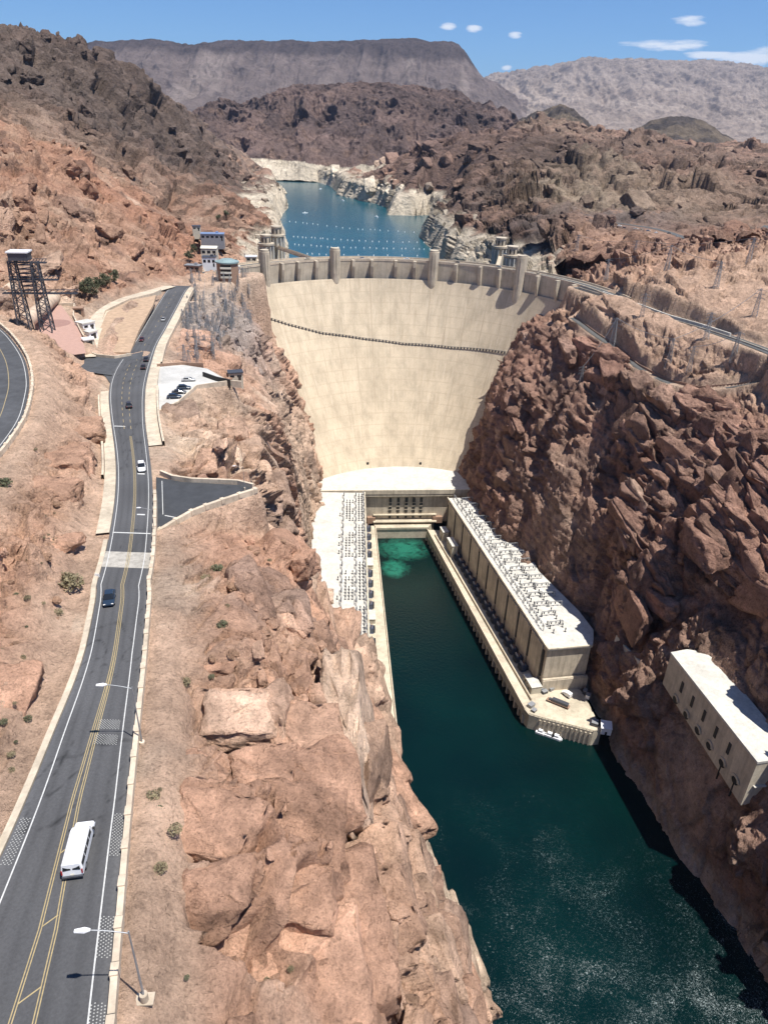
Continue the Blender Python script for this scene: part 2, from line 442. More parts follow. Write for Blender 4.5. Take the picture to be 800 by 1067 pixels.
for x in (-600, -450, -350, -250, -200, -170, -150, 160, 200, 270, 350, 450, 600, 800):
    xs, zs = near_profile(610.0); MID.append((x, 610, float(np.interp(x, xs, zs))))
MID = np.array(MID)
def uvc(x, y): return np.stack([np.arctan2(x, y)*3.2, np.log(np.hypot(x, y))*1.6], -1)
_uv = uvc(MID[:, 0], MID[:, 1])
_K = np.hypot(*(_uv[:, None]-_uv[None]).transpose(2, 0, 1))
_A = np.block([[_K+1e-4*np.eye(len(_K)), np.ones((len(_K), 1))], [np.ones((1, len(_K))), np.zeros((1, 1))]])
_W = np.linalg.solve(_A, np.append(MID[:, 2], 0))
GA = np.linspace(-R(56), R(56), 260); GR = np.linspace(math.log(560), math.log(3400), 300)
_ga, _gr = np.meshgrid(GA, GR)
_g = np.stack([_ga.ravel()*3.2, _gr.ravel()*1.6], -1)
GZ = np.zeros(len(_g))
for k in range(len(_uv)): GZ += _W[k]*np.hypot(_g[:, 0]-_uv[k, 0], _g[:, 1]-_uv[k, 1])
GZ = (GZ+_W[-1]).reshape(_ga.shape)
def bil(x, y):
    a = (np.arctan2(x, y)-GA[0])/(GA[1]-GA[0]); r = (np.log(np.hypot(x, y))-GR[0])/(GR[1]-GR[0])
    a = np.clip(a, 0, len(GA)-1.001); r = np.clip(r, 0, len(GR)-1.001)
    i = a.astype(int); j = r.astype(int); fa = a-i; fr = r-j
    return (GZ[j, i]*(1-fa)+GZ[j, i+1]*fa)*(1-fr)+(GZ[j+1, i]*(1-fa)+GZ[j+1, i+1]*fa)*fr
def lake_cut(x, y, z):
    s = (y > 585)
    d = np.full(x.shape, 1e4)
    d[s] = sdist(x[s], y[s], LAKE)
    wob = 0.0
    cliff = LAKE_Z-4+np.where(d > 0, np.minimum(d, 18)*1.9+np.maximum(d-18, 0)*0.55, d*0.8)
    w = 1-sst(25, 110, d)
    zc = np.where(d < 0, np.maximum(cliff, 92), np.minimum(np.maximum(z, LAKE_Z+4), cliff)*w+z*(1-w))
    zc = np.where((d > 0) & (d < 70), np.maximum(zc, np.minimum(cliff, LAKE_Z+34)), zc)
    return np.where(s, zc, z), d
# ------------------------------------------------------------------ build terrain grids
def rowsum_resample(X, Z, W, n):
    """X sorted positions, W cumulative weights -> n positions"""
    t = np.linspace(0, W[-1], n); return np.interp(t, W, X)

def normals(P):
    a = np.gradient(P, axis=0); b = np.gradient(P, axis=1)
    n = np.cross(b, a); n /= np.linalg.norm(n, axis=-1, keepdims=True)+1e-9
    n[n[..., 2] < 0] *= 1
    return n

def C(*c): return np.array(c, float)
ORANGE, TAN, DUST, PURP = C(.44, .262, .178), C(.47, .328, .235), C(.55, .43, .325), C(.225, .155, .12)
RED, DRED, BROWN, DBROWN = C(.30, .175, .128), C(.20, .122, .092), C(.26, .168, .125), C(.125, .088, .07)
PALE, GREYR = C(.57, .495, .385), C(.27, .24, .22)
def lerp(a, b, t): return a*(1-t[:, None])+b*t[:, None]

def colour(p, nrm, ld):
    """natural rock colour by place: zones of different rock, stains and dust; no light or shade"""
    x, y, z = p[:, 0], p[:, 1], p[:, 2]
    n1 = fbm(p/85, 31, 4); n2 = fbm(p/24, 35, 4); n3 = fbm(p/6.5, 39, 3)
    r = np.hypot(x, y)
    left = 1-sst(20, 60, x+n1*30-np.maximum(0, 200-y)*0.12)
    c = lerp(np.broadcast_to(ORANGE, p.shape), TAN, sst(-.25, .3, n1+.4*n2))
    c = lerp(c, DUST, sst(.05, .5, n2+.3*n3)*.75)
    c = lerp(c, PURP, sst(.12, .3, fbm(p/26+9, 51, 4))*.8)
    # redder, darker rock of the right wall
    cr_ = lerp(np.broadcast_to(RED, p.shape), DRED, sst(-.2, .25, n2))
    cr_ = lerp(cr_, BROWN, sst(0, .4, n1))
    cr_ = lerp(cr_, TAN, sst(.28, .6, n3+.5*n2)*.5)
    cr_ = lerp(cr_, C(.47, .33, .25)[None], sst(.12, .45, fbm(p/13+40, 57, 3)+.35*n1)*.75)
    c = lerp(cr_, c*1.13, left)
    # beyond the dam: brown hills, dark volcanic heights
    far = sst(560, 760, y+n1*80)
    cb = lerp(np.broadcast_to(BROWN, p.shape), DBROWN, sst(-.1, .2, n2+.4*n1))
    cb = lerp(cb, C(.34, .24, .17)[None], sst(.1, .4, n1-.3*n2)*.7)
    farl = sst(560, 900, y+n1*80)
    c = np.where((x < 0)[:, None], lerp(c, cb, farl*sst(185, 240, z+n1*30)), lerp(c, cb, far*.9))
    high = sst(225, 300, z+n1*40)*sst(700, 900, y)
    c = lerp(c, DBROWN*1.15, high*.65*(x < 0))
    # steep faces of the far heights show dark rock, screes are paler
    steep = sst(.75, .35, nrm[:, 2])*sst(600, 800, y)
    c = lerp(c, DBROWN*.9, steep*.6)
    k_ = sst(90, 110, x-.0*y)*sst(150, 162, z)*sst(250, 300, y)*(y < 600)*(1-sst(500, 590, y)); c = lerp(c, C(.43, .275, .19)*(1+.25*n3[:, None]), k_*.75)
    k_ = (x < np.interp(y, [p_[1] for p_ in RL], [p_[0] for p_ in RL])-3)*(y < 300); c = lerp(c, C(.46, .268, .178)*(1+.3*n3[:, None]), k_*sst(-.35, .15, n2+n1)*.7)
    # the hillside beyond the junction is a darker red-brown
    k_ = sst(290, 400, y-.2*x*0)*(x < -60)*sst(-105, -140, x)*(y < 1400); c = lerp(c, c*C(.66, .60, .58), k_*.95)
    # grey switchyard slope by the left abutment, grey scree on the right shelf
    g = np.exp(-(((x+98)/24)**2+((y-405)/75)**2))
    c = lerp(c, GREYR, np.clip(g*1.2, 0, .85))
    g = np.exp(-(((x-205)/90)**2+((y-800)/60)**2)); c = lerp(c, C(.13, .11, .11), np.clip(g*1.3*(n2 > -.1), 0, .7))
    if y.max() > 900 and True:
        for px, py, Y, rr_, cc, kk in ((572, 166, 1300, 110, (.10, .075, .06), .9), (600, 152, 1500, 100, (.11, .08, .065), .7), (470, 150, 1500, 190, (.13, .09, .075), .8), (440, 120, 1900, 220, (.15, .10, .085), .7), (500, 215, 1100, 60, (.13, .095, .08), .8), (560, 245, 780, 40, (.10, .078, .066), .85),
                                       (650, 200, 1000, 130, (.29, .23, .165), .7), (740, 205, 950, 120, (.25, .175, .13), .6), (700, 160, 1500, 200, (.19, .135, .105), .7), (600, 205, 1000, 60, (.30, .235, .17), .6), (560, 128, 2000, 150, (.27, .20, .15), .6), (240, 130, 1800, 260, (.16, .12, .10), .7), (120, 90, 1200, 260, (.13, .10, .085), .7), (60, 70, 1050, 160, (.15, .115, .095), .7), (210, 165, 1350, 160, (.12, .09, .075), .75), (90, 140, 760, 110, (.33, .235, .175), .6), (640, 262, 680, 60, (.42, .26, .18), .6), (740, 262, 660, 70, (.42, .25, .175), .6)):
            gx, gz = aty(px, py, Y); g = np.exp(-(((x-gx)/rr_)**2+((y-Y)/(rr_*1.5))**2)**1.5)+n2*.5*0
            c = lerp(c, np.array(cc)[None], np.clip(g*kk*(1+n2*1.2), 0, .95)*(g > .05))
    # pale bath-tub band along the lake
    band = (ld < 130)*sst(LAKE_Z+44+n2*10, LAKE_Z+37+n2*10, z)*sst(120, 60, ld)*(y > 590)
    c = lerp(c, PALE, band*.92)
    k_ = (y > 2050)*(x < 150)*sst(178+n1*15, 166+n1*15, z); c = lerp(c, PALE, k_*.9)
    # pale foot of the canyon walls just over the river
    band = sst(16+n2*14, 6+n2*8, z)*(y < 560); c = lerp(c, C(.46, .40, .33)[None], band*.6)
    band = sst(55+n2*60, 20+n2*30, z)*(y < 240)*(x < 70)*sst(-.1, .2, n2+n1); c = lerp(c, C(.52, .42, .31)[None], band*.6)
    # dusty verge beside the roads
    return np.clip(c*(1+.22*n3[:, None]+.12*n2[:, None]), .02, .9)

def roughen(P, mask, amp, extra=0.0):
    """3-D displacement along the surface normal: fractured blocks + ridged noise"""
    sh = P.shape; p = P.reshape(-1, 3); n = normals(P).reshape(-1, 3)
    w = np.stack([fbm(p/60+5, 2, 2), fbm(p/60+25, 3, 2), fbm(p/60+45, 4, 2)], -1)*9
    q = p+w
    ysq = 1-.6*sst(-55, -25, p[:, 0])*(p[:, 0] < 60)
    q = q*np.array([1, 1, .62]); q[:, 1] *= ysq           # blocks taller than wide; on the left wall drawn out along the canyon
    steep = 1-sst(.55, .92, n[:, 2])
    big = fbm(q/75, 11, 3, ridged=True)*7.5*(0.35+.65*steep)
    b0, e0 = blocks(q/15+11, 99, 1.8); b1, e1 = blocks(q/30, 101, 1.6); b2, e2 = blocks(q/9+3, 102, 1.5); b3, e3 = blocks((p+w*.2)*np.stack([ysq*0+1, .4+.6*ysq, ysq*0+1], -1)/3.3+7, 103, 1.4); b4, e4 = blocks(p/1.5+2, 104, 1.3)
    gate = sst(-.12, .22, fbm(p/38+3, 61, 3))
    def saw(u): f_ = u-np.floor(u); return np.where(f_ < .86, f_/.86, (1-f_)/.14)
    wz_ = w[:, 0]*.9+w[:, 1]*.5
    led = (saw((p[:, 2]*.8+.30*p[:, 0]-.22*p[:, 1]*ysq**2+wz_*1.3)/15)-.5)*5.0*gate+(saw((p[:, 2]+.45*p[:, 0]+.1*p[:, 1]+wz_)/5.2)-.5)*1.5*(1-.5*gate)
    led2 = (saw((p[:, 0]*.8-.35*p[:, 1]+.3*p[:, 2]+wz_*1.5)/19)-.5)*4.0*sst(-.1, .3, fbm(p/50+13, 63, 2))
    d = led + led2 + big*.8 + b1*11*(.5+.5*steep) + b0*7.5*(.25+.5*gate+.25*steep) + b2*5.0*(.25+.75*np.maximum(steep*.8, gate)) + b3*2.5*(.12+.88*gate) + b4*.9*(.1+.9*gate)
    d -= (sst(.14, 0, e1)*2.6*(.3+.7*steep)+sst(.12, 0, e2)*1.2*(.4+.6*gate))
    d += fbm(p/7, 71, 4)*1.1 + fbm(p/1.8, 75, 2)*.28
    leftw = (p[:, 0] < 60)*sst(-60, -30, p[:, 0]); d = np.where(leftw > .5, np.clip(d, -9, 6.5), d)
    d = d + extra
    d *= amp.reshape(-1)*mask.reshape(-1)
    return (p+n*d[:, None]).reshape(sh), n

# near grid -------------------------------------------------------------
NROW, NCOL = int(1150*QUAL), int(1150*QUAL)
t = np.linspace(math.asinh(-75/110), math.asinh(640/110), NROW); ysr = np.sinh(t)*110
PN = np.zeros((NROW, NCOL, 3))
for i, y in enumerate(ysr):
    xs, zs = near_profile(y)
    X = np.linspace(-700, 900, 6400); Z = np.interp(X, xs, zs)
    if 2: 
        k = 9; Z = np.convolve(np.pad(Z, (k//2, k//2), 'edge'), np.ones(k)/k, 'valid')
    dist = np.sqrt(X*X+y*y+(CZ-Z)**2)
    lim = max(60, y*0.62+45)
    wt = np.where(np.abs(X) > lim, 0.10, 1.0)*np.where(Z < -3, 0.02, 1.0)
    dl = np.hypot(np.gradient(X), np.gradient(Z))*wt/dist
    W = np.concatenate([[0], np.cumsum((dl[1:]+dl[:-1])/2)])
    xn = rowsum_resample(X, Z, W, NCOL)
    PN[i, :, 0] = xn; PN[i, :, 1] = y; PN[i, :, 2] = np.interp(xn, X, Z)
xf, yf, zf = PN[..., 0].ravel(), PN[..., 1].ravel(), PN[..., 2].ravel()
# join to the mid-distance surface
s = yf > 560
bw = sst(575, 635, yf[s]); zf[s] = zf[s]*(1-bw)+bil(xf[s], yf[s])*bw
zf, ld = lake_cut(xf, yf, zf)
zf, mask = flatten(xf, yf, zf)
# calmer rock where buildings lean on the walls
def calm(x, y, cx, cy, rx, ry, k): return 1-k*np.exp(-(((x-cx)/rx)**2+((y-cy)/ry)**2))
mask *= calm(xf, yf, -40, 360, 24, 95, .75)*calm(xf, yf, 100, 350, 24, 80, .35)*calm(xf, yf, 138, 218, 16, 38, .85)
mask *= 1-.75*sst(250, 300, yf)*(1-sst(330, 450, yf))*0
mask = mask*(.25+.75*sst(-8, 10, zf))
mask *= 1-.5*(sst(100, 115, xf)*sst(155, 165, zf)*sst(290, 330, yf)*(1-sst(440, 500, yf))*(xf < 260))
rrx = np.interp(yf, [p[1] for p in RR], [p[0] for p in RR]); strip_ = (1-sst(5.0, 8.5, xf-rrx))*(xf > rrx)*(1-sst(66, 84, yf))
mask *= 1-.96*strip_
PN[..., 2] = zf.reshape(NROW, NCOL); MASKN = mask.reshape(NROW, NCOL).copy()
ampn = np.where(xf < -30, .6, np.where(xf < 60, .5, .55))*(1+.0*xf)+.25*sst(-140, -170, xf)*sst(260, 330, yf); ampn = np.where((zf > 160) & (xf > 0), .75, ampn)*(1-.35*sst(290, 200, yf)*0)
# hollows and ledges of the near cliff, each at its own place on the rock
FEAT = []      # centre, (along x, along y, up) radii, tilt about z, depth (+ hollow, - bulge)
for px, py, rx, ry, rz_, tl, dp in ((350, 852, 6, 17, 16, .1, 13), (335, 795, 5, 12, 12, .3, 9), (252, 775, 4.5, 3, 4, 0, 6), (228, 885, 4.5, 3, 4, 0, 6), (278, 830, 4, 3.5, 4, 0, 6), (300, 870, 4, 5, 5, .3, 5), (395, 880, 3, 8, 8, 0, 6), (225, 960, 4, 3, 4, .2, 5), (310, 960, 4, 5, 5, .1, 6), (265, 1000, 4, 3, 4, 0, 5),
        (190, 712, 7, 1.6, 2, .1, 2.4), (235, 716, 6, 1.5, 2, -.1, 2.2), (215, 698, 13, 3.5, 3, 0, -3.2), (300, 905, 9, 12, 8, .3, -4), 
        (60, 480, 9, 3, 3, .1, 2.6), (75, 470, 10, 5, 3, 0, -2.8), (40, 530, 8, 2.5, 3, 0, 2), (15, 600, 7, 3, 3, .2, -2.5), (8, 740, 2.5, 7, 3, .2, -2.5), (50, 515, 9, 4, 3, 0, -2), (240, 625, 3, 2.4, 2, .5, 2.4), (255, 430, 9, 6, 5, 0, -3), (215, 470, 8, 6, 5, 0, -3), (272, 520, 6, 9, 7, 0, -4), (290, 580, 5, 8, 8, 0, -4),
        (640, 500, 14, 14, 12, 0, 8), (600, 430, 12, 12, 14, .3, -8), (660, 560, 16, 8, 7, .2, -7), (720, 600, 20, 7, 6, .2, 7), (760, 560, 18, 8, 8, .1, -6), (560, 470, 7, 10, 14, 0, 7), (545, 420, 7, 10, 16, 0, -7), (700, 470, 18, 10, 9, 0, 6), (668, 655, 7, 8, 10, 0, 8), (620, 610, 10, 10, 12, 0, 4), (730, 660, 12, 8, 7, .2, -5), (770, 880, 8, 8, 8, 0, -5)):
    FEAT.append((surf(px, py), rx, ry, rz_, tl, dp))
_p = PN.reshape(-1, 3); extra = np.zeros(len(_p)); _w = np.stack([fbm(_p/9+5, 2, 3), fbm(_p/9+25, 3, 3), fbm(_p/9+45, 4, 3)], -1); _bv, _be = blocks(_p/5, 77, 1.2)
for (fx, fy, fz), rx, ry, rz_, tl, dp in FEAT:
    s_ = np.where((np.abs(_p[:, 0]-fx) < 40) & (np.abs(_p[:, 1]-fy) < 45))[0]
    dx, dy, dz = _p[s_, 0]-fx, _p[s_, 1]-fy, _p[s_, 2]-fz; c_, s__ = math.cos(tl), math.sin(tl); dx, dy = dx*c_+dy*s__, dy*c_-dx*s__
    rr_ = np.sqrt((dx/rx)**2+(dy/ry)**2+(dz/(rz_*1.6))**2)+_w[s_].sum(1)*.35+_bv[s_]*.5
    extra[s_] -= dp*sst(1.1, .72, rr_)
PD, nn = roughen(PN, mask.reshape(NROW, NCOL), ampn.reshape(NROW, NCOL), extra/np.maximum(.3, ampn))
pd = PD.reshape(-1, 3)
nD = normals(PD).reshape(-1, 3)
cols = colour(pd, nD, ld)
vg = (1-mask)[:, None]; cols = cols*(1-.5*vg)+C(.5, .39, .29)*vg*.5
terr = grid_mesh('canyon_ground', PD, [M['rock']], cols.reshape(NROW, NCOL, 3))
tag(terr, 'orange and brown rock walls and slopes of the river canyon below the dam', kind='structure')

# mid grid ----------------------------------------------------------------
NR2, NC2 = int(820*QUAL), int(980*QUAL)
az = np.linspace(-R(44), R(44), NC2)
PM = np.zeros((NR2, NC2, 3)); LDm = np.zeros((NR2, NC2))
rr = np.exp(np.linspace(math.log(600), math.log(3200), 1500))
for j, a in enumerate(az):
    x, y = np.sin(a)*rr, np.cos(a)*rr
    z, ld = lake_cut(x, y, bil(x, y))
    dl = np.hypot(np.gradient(rr)*.45, np.gradient(z))/rr*np.where(ld < -5, .1, 1)
    W = np.concatenate([[0], np.cumsum((dl[1:]+dl[:-1])/2)])
    PM[:, j, 0] = np.interp(np.linspace(0, W[-1], NR2), W, rr)
# keep neighbouring columns coherent
for _ in range(6): PM[:, 1:-1, 0] = (PM[:, :-2, 0]+PM[:, 2:, 0]+2*PM[:, 1:-1, 0])/4
rad = PM[..., 0].copy(); PM[..., 0] = rad*np.sin(az)[None]; PM[..., 1] = rad*np.cos(az)[None]
xf, yf = PM[..., 0].ravel(), PM[..., 1].ravel()
zf, ld = lake_cut(xf, yf, bil(xf, yf)); zf, mask = flatten(xf, yf, zf)
MASKM = mask.copy(); LDM = ld.copy(); mask = mask*(.3+.7*sst(-5, 25, ld))
PM[..., 2] = zf.reshape(NR2, NC2)
sc_ = np.clip(rad/650, 1, 4)
p = PM.reshape(-1, 3); n = normals(PM).reshape(-1, 3)
q = p*np.array([1, 1, .5])+np.stack([fbm(p/150+5, 2, 2), fbm(p/150+25, 3, 2), fbm(p/150+45, 4, 2)], -1)*25
gat = sst(-.3, .2, fbm(p/300, 13, 3)); 
farw = sst(600, 760, np.hypot(xf, yf))
d = fbm(q/210, 21, 4, ridged=True)*24*(.3+.7*farw)+fbm(q/55, 22, 4, ridged=True)*7
b1, e1 = blocks(q/70, 111, 1.4); b2, e2 = blocks(q/24, 112, 1.2); b3, e3 = blocks(q/10, 113, 1.1)
d = d*(.3+.7*gat)+(b1*24*(.25+.75*farw)+b2*12+b3*4.5-sst(.15, 0, e1)*5-sst(.12, 0, e2)*2)*(.35+.65*gat)
d = d*mask*(.55+.45*sst(0, 200, ld))
pd = p+n*d[:, None]
pd[:, 2] = np.where((ld > 4), np.maximum(pd[:, 2], np.minimum(zf, LAKE_Z+1.5)), pd[:, 2])
PMd = pd.reshape(PM.shape); PMd[0, :, 2] -= 3
nDm = normals(PMd).reshape(-1, 3)
cols = colour(pd, nDm, ld)
hills = grid_mesh('hills', PMd, [M['rock_mid']], cols.reshape(NR2, NC2, 3))
tag(hills, 'brown and dark volcanic hills around the lake behind the dam', kind='structure')

# far ranges: each a ridge with its crest read off the photograph, real distance and depth ----------
def ridge(name, crest, Y, depth, zfoot, label, cols_fn, front, nx=520, nr=150, amp=1.0, back=0.6, gully=1.0, seed=0, scale=1.0):
    pts = [aty(px, py, Y) for px, py in crest]
    xs = np.array([q[0] for q in pts]); zs = np.array([q[1] for q in pts])
    X = np.linspace(xs[0], xs[-1], nx); Zc = np.interp(X, xs, zs)
    prof = np.array(front)      # (t from foot 0 to crest 1, height fraction)
    tt = np.concatenate([np.linspace(0, 1, nr), np.linspace(1.02, 1+back, 30)])
    hf = np.where(tt <= 1, np.interp(tt, prof[:, 0], prof[:, 1]), 1-((tt-1)/back)**1.5)
    P = np.zeros((len(tt), nx, 3))
    P[..., 0] = X[None]*(1-(1-tt[:, None])*depth/Y*.9)
    P[..., 1] = Y-(1-tt[:, None])*depth
    P[..., 2] = zfoot+(Zc[None]-zfoot)*hf[:, None]
    p = P.reshape(-1, 3)
    hgt = np.clip((P[..., 2]-zfoot)/max(1, (zs.max()-zfoot)), 0, 1).reshape(-1)
    L = (zs.max()-zfoot)*scale
    qx = np.stack([p[:, 0]/L*2.6, p[:, 1]/L*.8, p[:, 2]*0+seed], -1)
    g = fbm(qx+fbm(p/L, 3, 2)[:, None]*.5, 41+seed, 4, ridged=True)
    d = g*L*.11*gully*np.sin(np.clip(hgt, .02, .98)*math.pi)**.7 + fbm(p/L*4.5, 43+seed, 4, ridged=True)*L*.035*amp*(.3+hgt)
    P[..., 2] += d.reshape(P.shape[:2]); P[..., 1] -= (d*1.2).reshape(P.shape[:2])
    c = cols_fn(P.reshape(-1, 3), hgt)
    o = grid_mesh(name, P, [M['rock_far']], c.reshape(len(tt), nx, 3))
    return tag(o, label, kind='structure')
def c_dark(p, h):
    n = fbm(p/200, 81, 4); n2 = fbm(p/60, 82, 3)
    return lerp(lerp(np.broadcast_to(C(.20, .14, .12), p.shape), C(.12, .088, .08), sst(-.2, .2, n)), C(.24, .16, .12), sst(.1, .4, n2)*.6)*(p[:, 2:3] > 172+n[:, None]*30)+PALE[None]*(p[:, 2:3] <= 172+n[:, None]*30)
ridge('dark_hill', [(200, 128), (225, 112), (262, 110), (285, 103), (310, 94), (345, 93), (372, 89), (400, 89), (430, 93), (455, 98), (480, 101), (505, 112), (528, 124), (545, 137), (560, 150), (590, 165)],
      3100, 900, 125, 'dark brown volcanic hill rising behind the far shore of the lake', c_dark, [(0, 0), (.12, .22), (.5, .55), (.8, .85), (.93, .98), (1, 1)], amp=1.1, gully=1.1, nr=260, nx=620, seed=1)
def c_knoll(p, h): return lerp(np.broadcast_to(C(.16, .125, .09), p.shape), C(.08, .065, .055), sst(-.05, .2, fbm(p/160, 91, 4)+h*.1))
ridge('round_hill', [(625, 152), (645, 145), (660, 136), (678, 126), (695, 122), (715, 122), (733, 127), (748, 138), (765, 148), (785, 156)],
      3800, 800, 190, 'dark rounded hill on the right in front of the pale mountains', c_knoll, [(0, 0), (.5, .5), (1, 1)], nx=200, nr=80, seed=2, amp=.6, gully=.5)
ridge('brown_knoll', [(520, 142), (540, 128), (555, 120), (570, 116), (583, 110), (596, 116), (607, 128), (620, 142), (660, 156)],
      3700, 700, 180, 'small brown knoll with a dark top left of the rounded hill', c_knoll, [(0, 0), (.5, .45), (.8, .9), (1, 1)], nx=180, nr=80, seed=3)
def c_mesa(p, h):
    n = fbm(p/600, 83, 4); st = sst(.05, .3, fbm(p*np.array([1, .15, .1])/260, 84, 3))
    top = sst(.72, .80, h+n*.05)
    c = lerp(np.broadcast_to(C(.15, .118, .105), p.shape), C(.24, .195, .17), st*.6*(1-top)+.0)
    c = lerp(c, C(.075, .058, .053), top); return lerp(c, C(.42, .34, .27), sst(.2, .05, h)*.7)
ridge('mesa', [(60, 62), (104, 46), (130, 46), (170, 46), (205, 48), (240, 46), (275, 47), (310, 46), (345, 47), (380, 45), (405, 43), (440, 43), (470, 46), (483, 55), (497, 73), (510, 84), (530, 100), (548, 110)],
      9000, 3600, 150, 'flat-topped mesa with a dark cap and grey fluted flanks', c_mesa, [(0, 0), (.3, .13), (.6, .38), (.82, .72), (.9, .93), (.96, 1), (1, 1)], amp=.35, gully=.6, nr=240, nx=640, seed=4)
def c_pale(p, h): return lerp(lerp(np.broadcast_to(C(.27, .215, .175), p.shape), C(.35, .285, .235), sst(-.2, .3, fbm(p/900, 85, 4))), C(.2, .165, .145), sst(.3, .8, h)*.5)
ridge('far_mountains', [(440, 95), (490, 88), (515, 79), (540, 77), (565, 72), (590, 66), (612, 61), (640, 63), (665, 62), (700, 65), (730, 64), (755, 65), (785, 70), (820, 76), (880, 78), (980, 84)],
      15000, 7000, 150, 'pale hazy desert mountain range on the right horizon', c_pale, [(0, 0), (.3, .16), (.6, .42), (.85, .85), (1, 1)], amp=.9, gully=.9, nr=260, nx=620, seed=5, scale=.7)
# ground sheet to the horizon
mb = MB(); mb.poly([(-60000, 2900, 118), (60000, 2900, 118), (60000, 70000, 118), (-60000, 70000, 118)], [(0, 1, 2, 3)])
mb.poly([(-60000, -9000, -40), (60000, -9000, -40), (60000, 2905, -40), (-60000, 2905, -40)], [(0, 1, 2, 3)])
M['desert'] = simple('desert', (.36, .29, .23), .95, 0, .3, .004)
tag(mb.build('ground', M['desert']), 'flat pale desert ground reaching the horizon', kind='structure')
print('terrain done')
# ------------------------------------------------------------------ fractured rock: angular joint blocks standing out of the slopes
def hull_shape(seed):
    rnd = random.Random(seed); bm = bmesh.new()
    for k in range(8 if seed % 2 else 0):
        bm.verts.new(Vector(((1 if k & 1 else -1)*rnd.uniform(.62, 1), (1 if k & 2 else -1)*rnd.uniform(.62, 1), (1 if k & 4 else -1)*rnd.uniform(.62, 1))))
    for k in range(4 if seed % 2 else 14):
        v = Vector((rnd.uniform(-1, 1), rnd.uniform(-1, 1), rnd.uniform(-1, 1))); bm.verts.new(v/max(abs(v.x), abs(v.y), abs(v.z))*rnd.uniform(.85, 1.05))
    r_ = bmesh.ops.convex_hull(bm, input=bm.verts); bmesh.ops.delete(bm, geom=[g_ for g_ in r_['geom_interior'] if isinstance(g_, bmesh.types.BMVert)], context='VERTS')
    bmesh.ops.triangulate(bm, faces=bm.faces[:])
    bmesh.ops.bevel(bm, geom=bm.edges[:], offset=.05, segments=1, affect='EDGES')
    bmesh.ops.triangulate(bm, faces=bm.faces[:])
    for it_ in range(3):
        le = [e for e in bm.edges if e.calc_length() > .33]
        bmesh.ops.subdivide_edges(bm, edges=le, cuts=1); bmesh.ops.triangulate(bm, faces=bm.faces[:])
    co = np.array([v.co[:] for v in bm.verts]); bm.normal_update()
    nn2 = np.array([v.normal[:] for v in bm.verts]); a_, _e = blocks(co*2.4+seed*7.7, 300+seed, 1.6); a2_, _e = blocks(co*5.2+seed*7.7, 340+seed, 1.6); f_ = fbm(co*3+seed*3.1, 320+seed, 3)
    co = co+nn2*(a_*.10+a2_*.05+f_*.05)[:, None]
    F = np.array([[v.index for v in f.verts] for f in bm.faces]); bm.verts.ensure_lookup_table(); bm.free(); return co, F
SHAPES = [hull_shape(k) for k in range(14)]
print('block shape faces', [len(s[1]) for s in SHAPES])
def scatter(name, label, P, Nn, prob, n, size, stretch, sink, mat, colf, seed, jitter=.25, extra_blocks=()):
    rg = np.random.default_rng(seed); pv = P.reshape(-1, 3); nv = Nn.reshape(-1, 3); pr_ = prob.reshape(-1); pr_ = pr_/pr_.sum()
    ids = rg.choice(len(pv), size=n, p=pr_); Vs, Fs, base, cen = [], [], 0, []
    items = []
    for i in ids:
        s = size(rg, pv[i]); items.append((pv[i], nv[i], s*stretch(rg, pv[i]), None))
    items = [(a, b_, c_, None, sink) for a, b_, c_, _ in items]+[(a, b_, c_, r_, .15) for a, b_, c_, r_ in extra_blocks]
    for c, nrm, dims, rot, snk in items:
        co, F = SHAPES[rg.integers(len(SHAPES))]
        if rot is None:
            # common joint directions with a little scatter
            e = rg.normal(0, jitter, 3); rot = Matrix.Rotation(.35+e[0], 3, 'Z') @ Matrix.Rotation(.25+e[1], 3, 'X') @ Matrix.Rotation(-.2+e[2], 3, 'Y')
        Rm = np.array(rot); v = (co*np.array(dims)[None]) @ Rm.T + (np.array(c)-np.array(nrm)*min(dims)*snk)[None]
        Vs.append(v); Fs.append(F+base); base += len(v); cen.append(np.repeat(np.array(c)[None], len(v), 0))
    V = np.concatenate(Vs); F = np.concatenate(Fs); Cn = np.concatenate(cen)
    me = bpy.data.meshes.new(name); me.vertices.add(len(V)); me.vertices.foreach_set('co', V.astype(np.float32).ravel())
    me.loops.add(F.size); me.polygons.add(len(F)); me.loops.foreach_set('vertex_index', F.ravel().astype(np.int32))
    me.polygons.foreach_set('loop_start', np.arange(0, F.size, 3, dtype=np.int32)); me.polygons.foreach_set('loop_total', np.full(len(F), 3, np.int32)); me.update(calc_edges=True)
    cc = colf(V, Cn); a = me.color_attributes.new('tint', 'FLOAT_COLOR', 'POINT'); c4 = np.ones((len(V), 4), np.float32); c4[:, :3] = cc; a.data.foreach_set('color', c4.ravel())
    me.materials.append(mat); o = bpy.data.objects.new(name, me); COL.objects.link(o); return tag(o, label, kind='structure')
def colblk(V, Cn):
    chg = np.concatenate([[True], np.any(Cn[1:] != Cn[:-1], 1)]); ii = np.cumsum(chg)-1; U = Cn[chg]
    cu_ = colour(U, np.tile([0, 0, 1.0], (len(U), 1)), np.full(len(U), 1e4))*(1+.27*(perlin(U*.9, 401)+perlin(U*.23, 402))[:, None])
    return np.clip(cu_[ii]*(1+.45*perlin(V/4.0, 403)+.25*perlin(V/1.3, 404))[:, None], .02, .8)
_x, _y, _z = PD[..., 0], PD[..., 1], PD[..., 2]
mk = mask.reshape(-1) if False else MASKN
gate_ = sst(-.10, .18, fbm(PD.reshape(-1, 3)/34+3, 61, 3)).reshape(_x.shape)
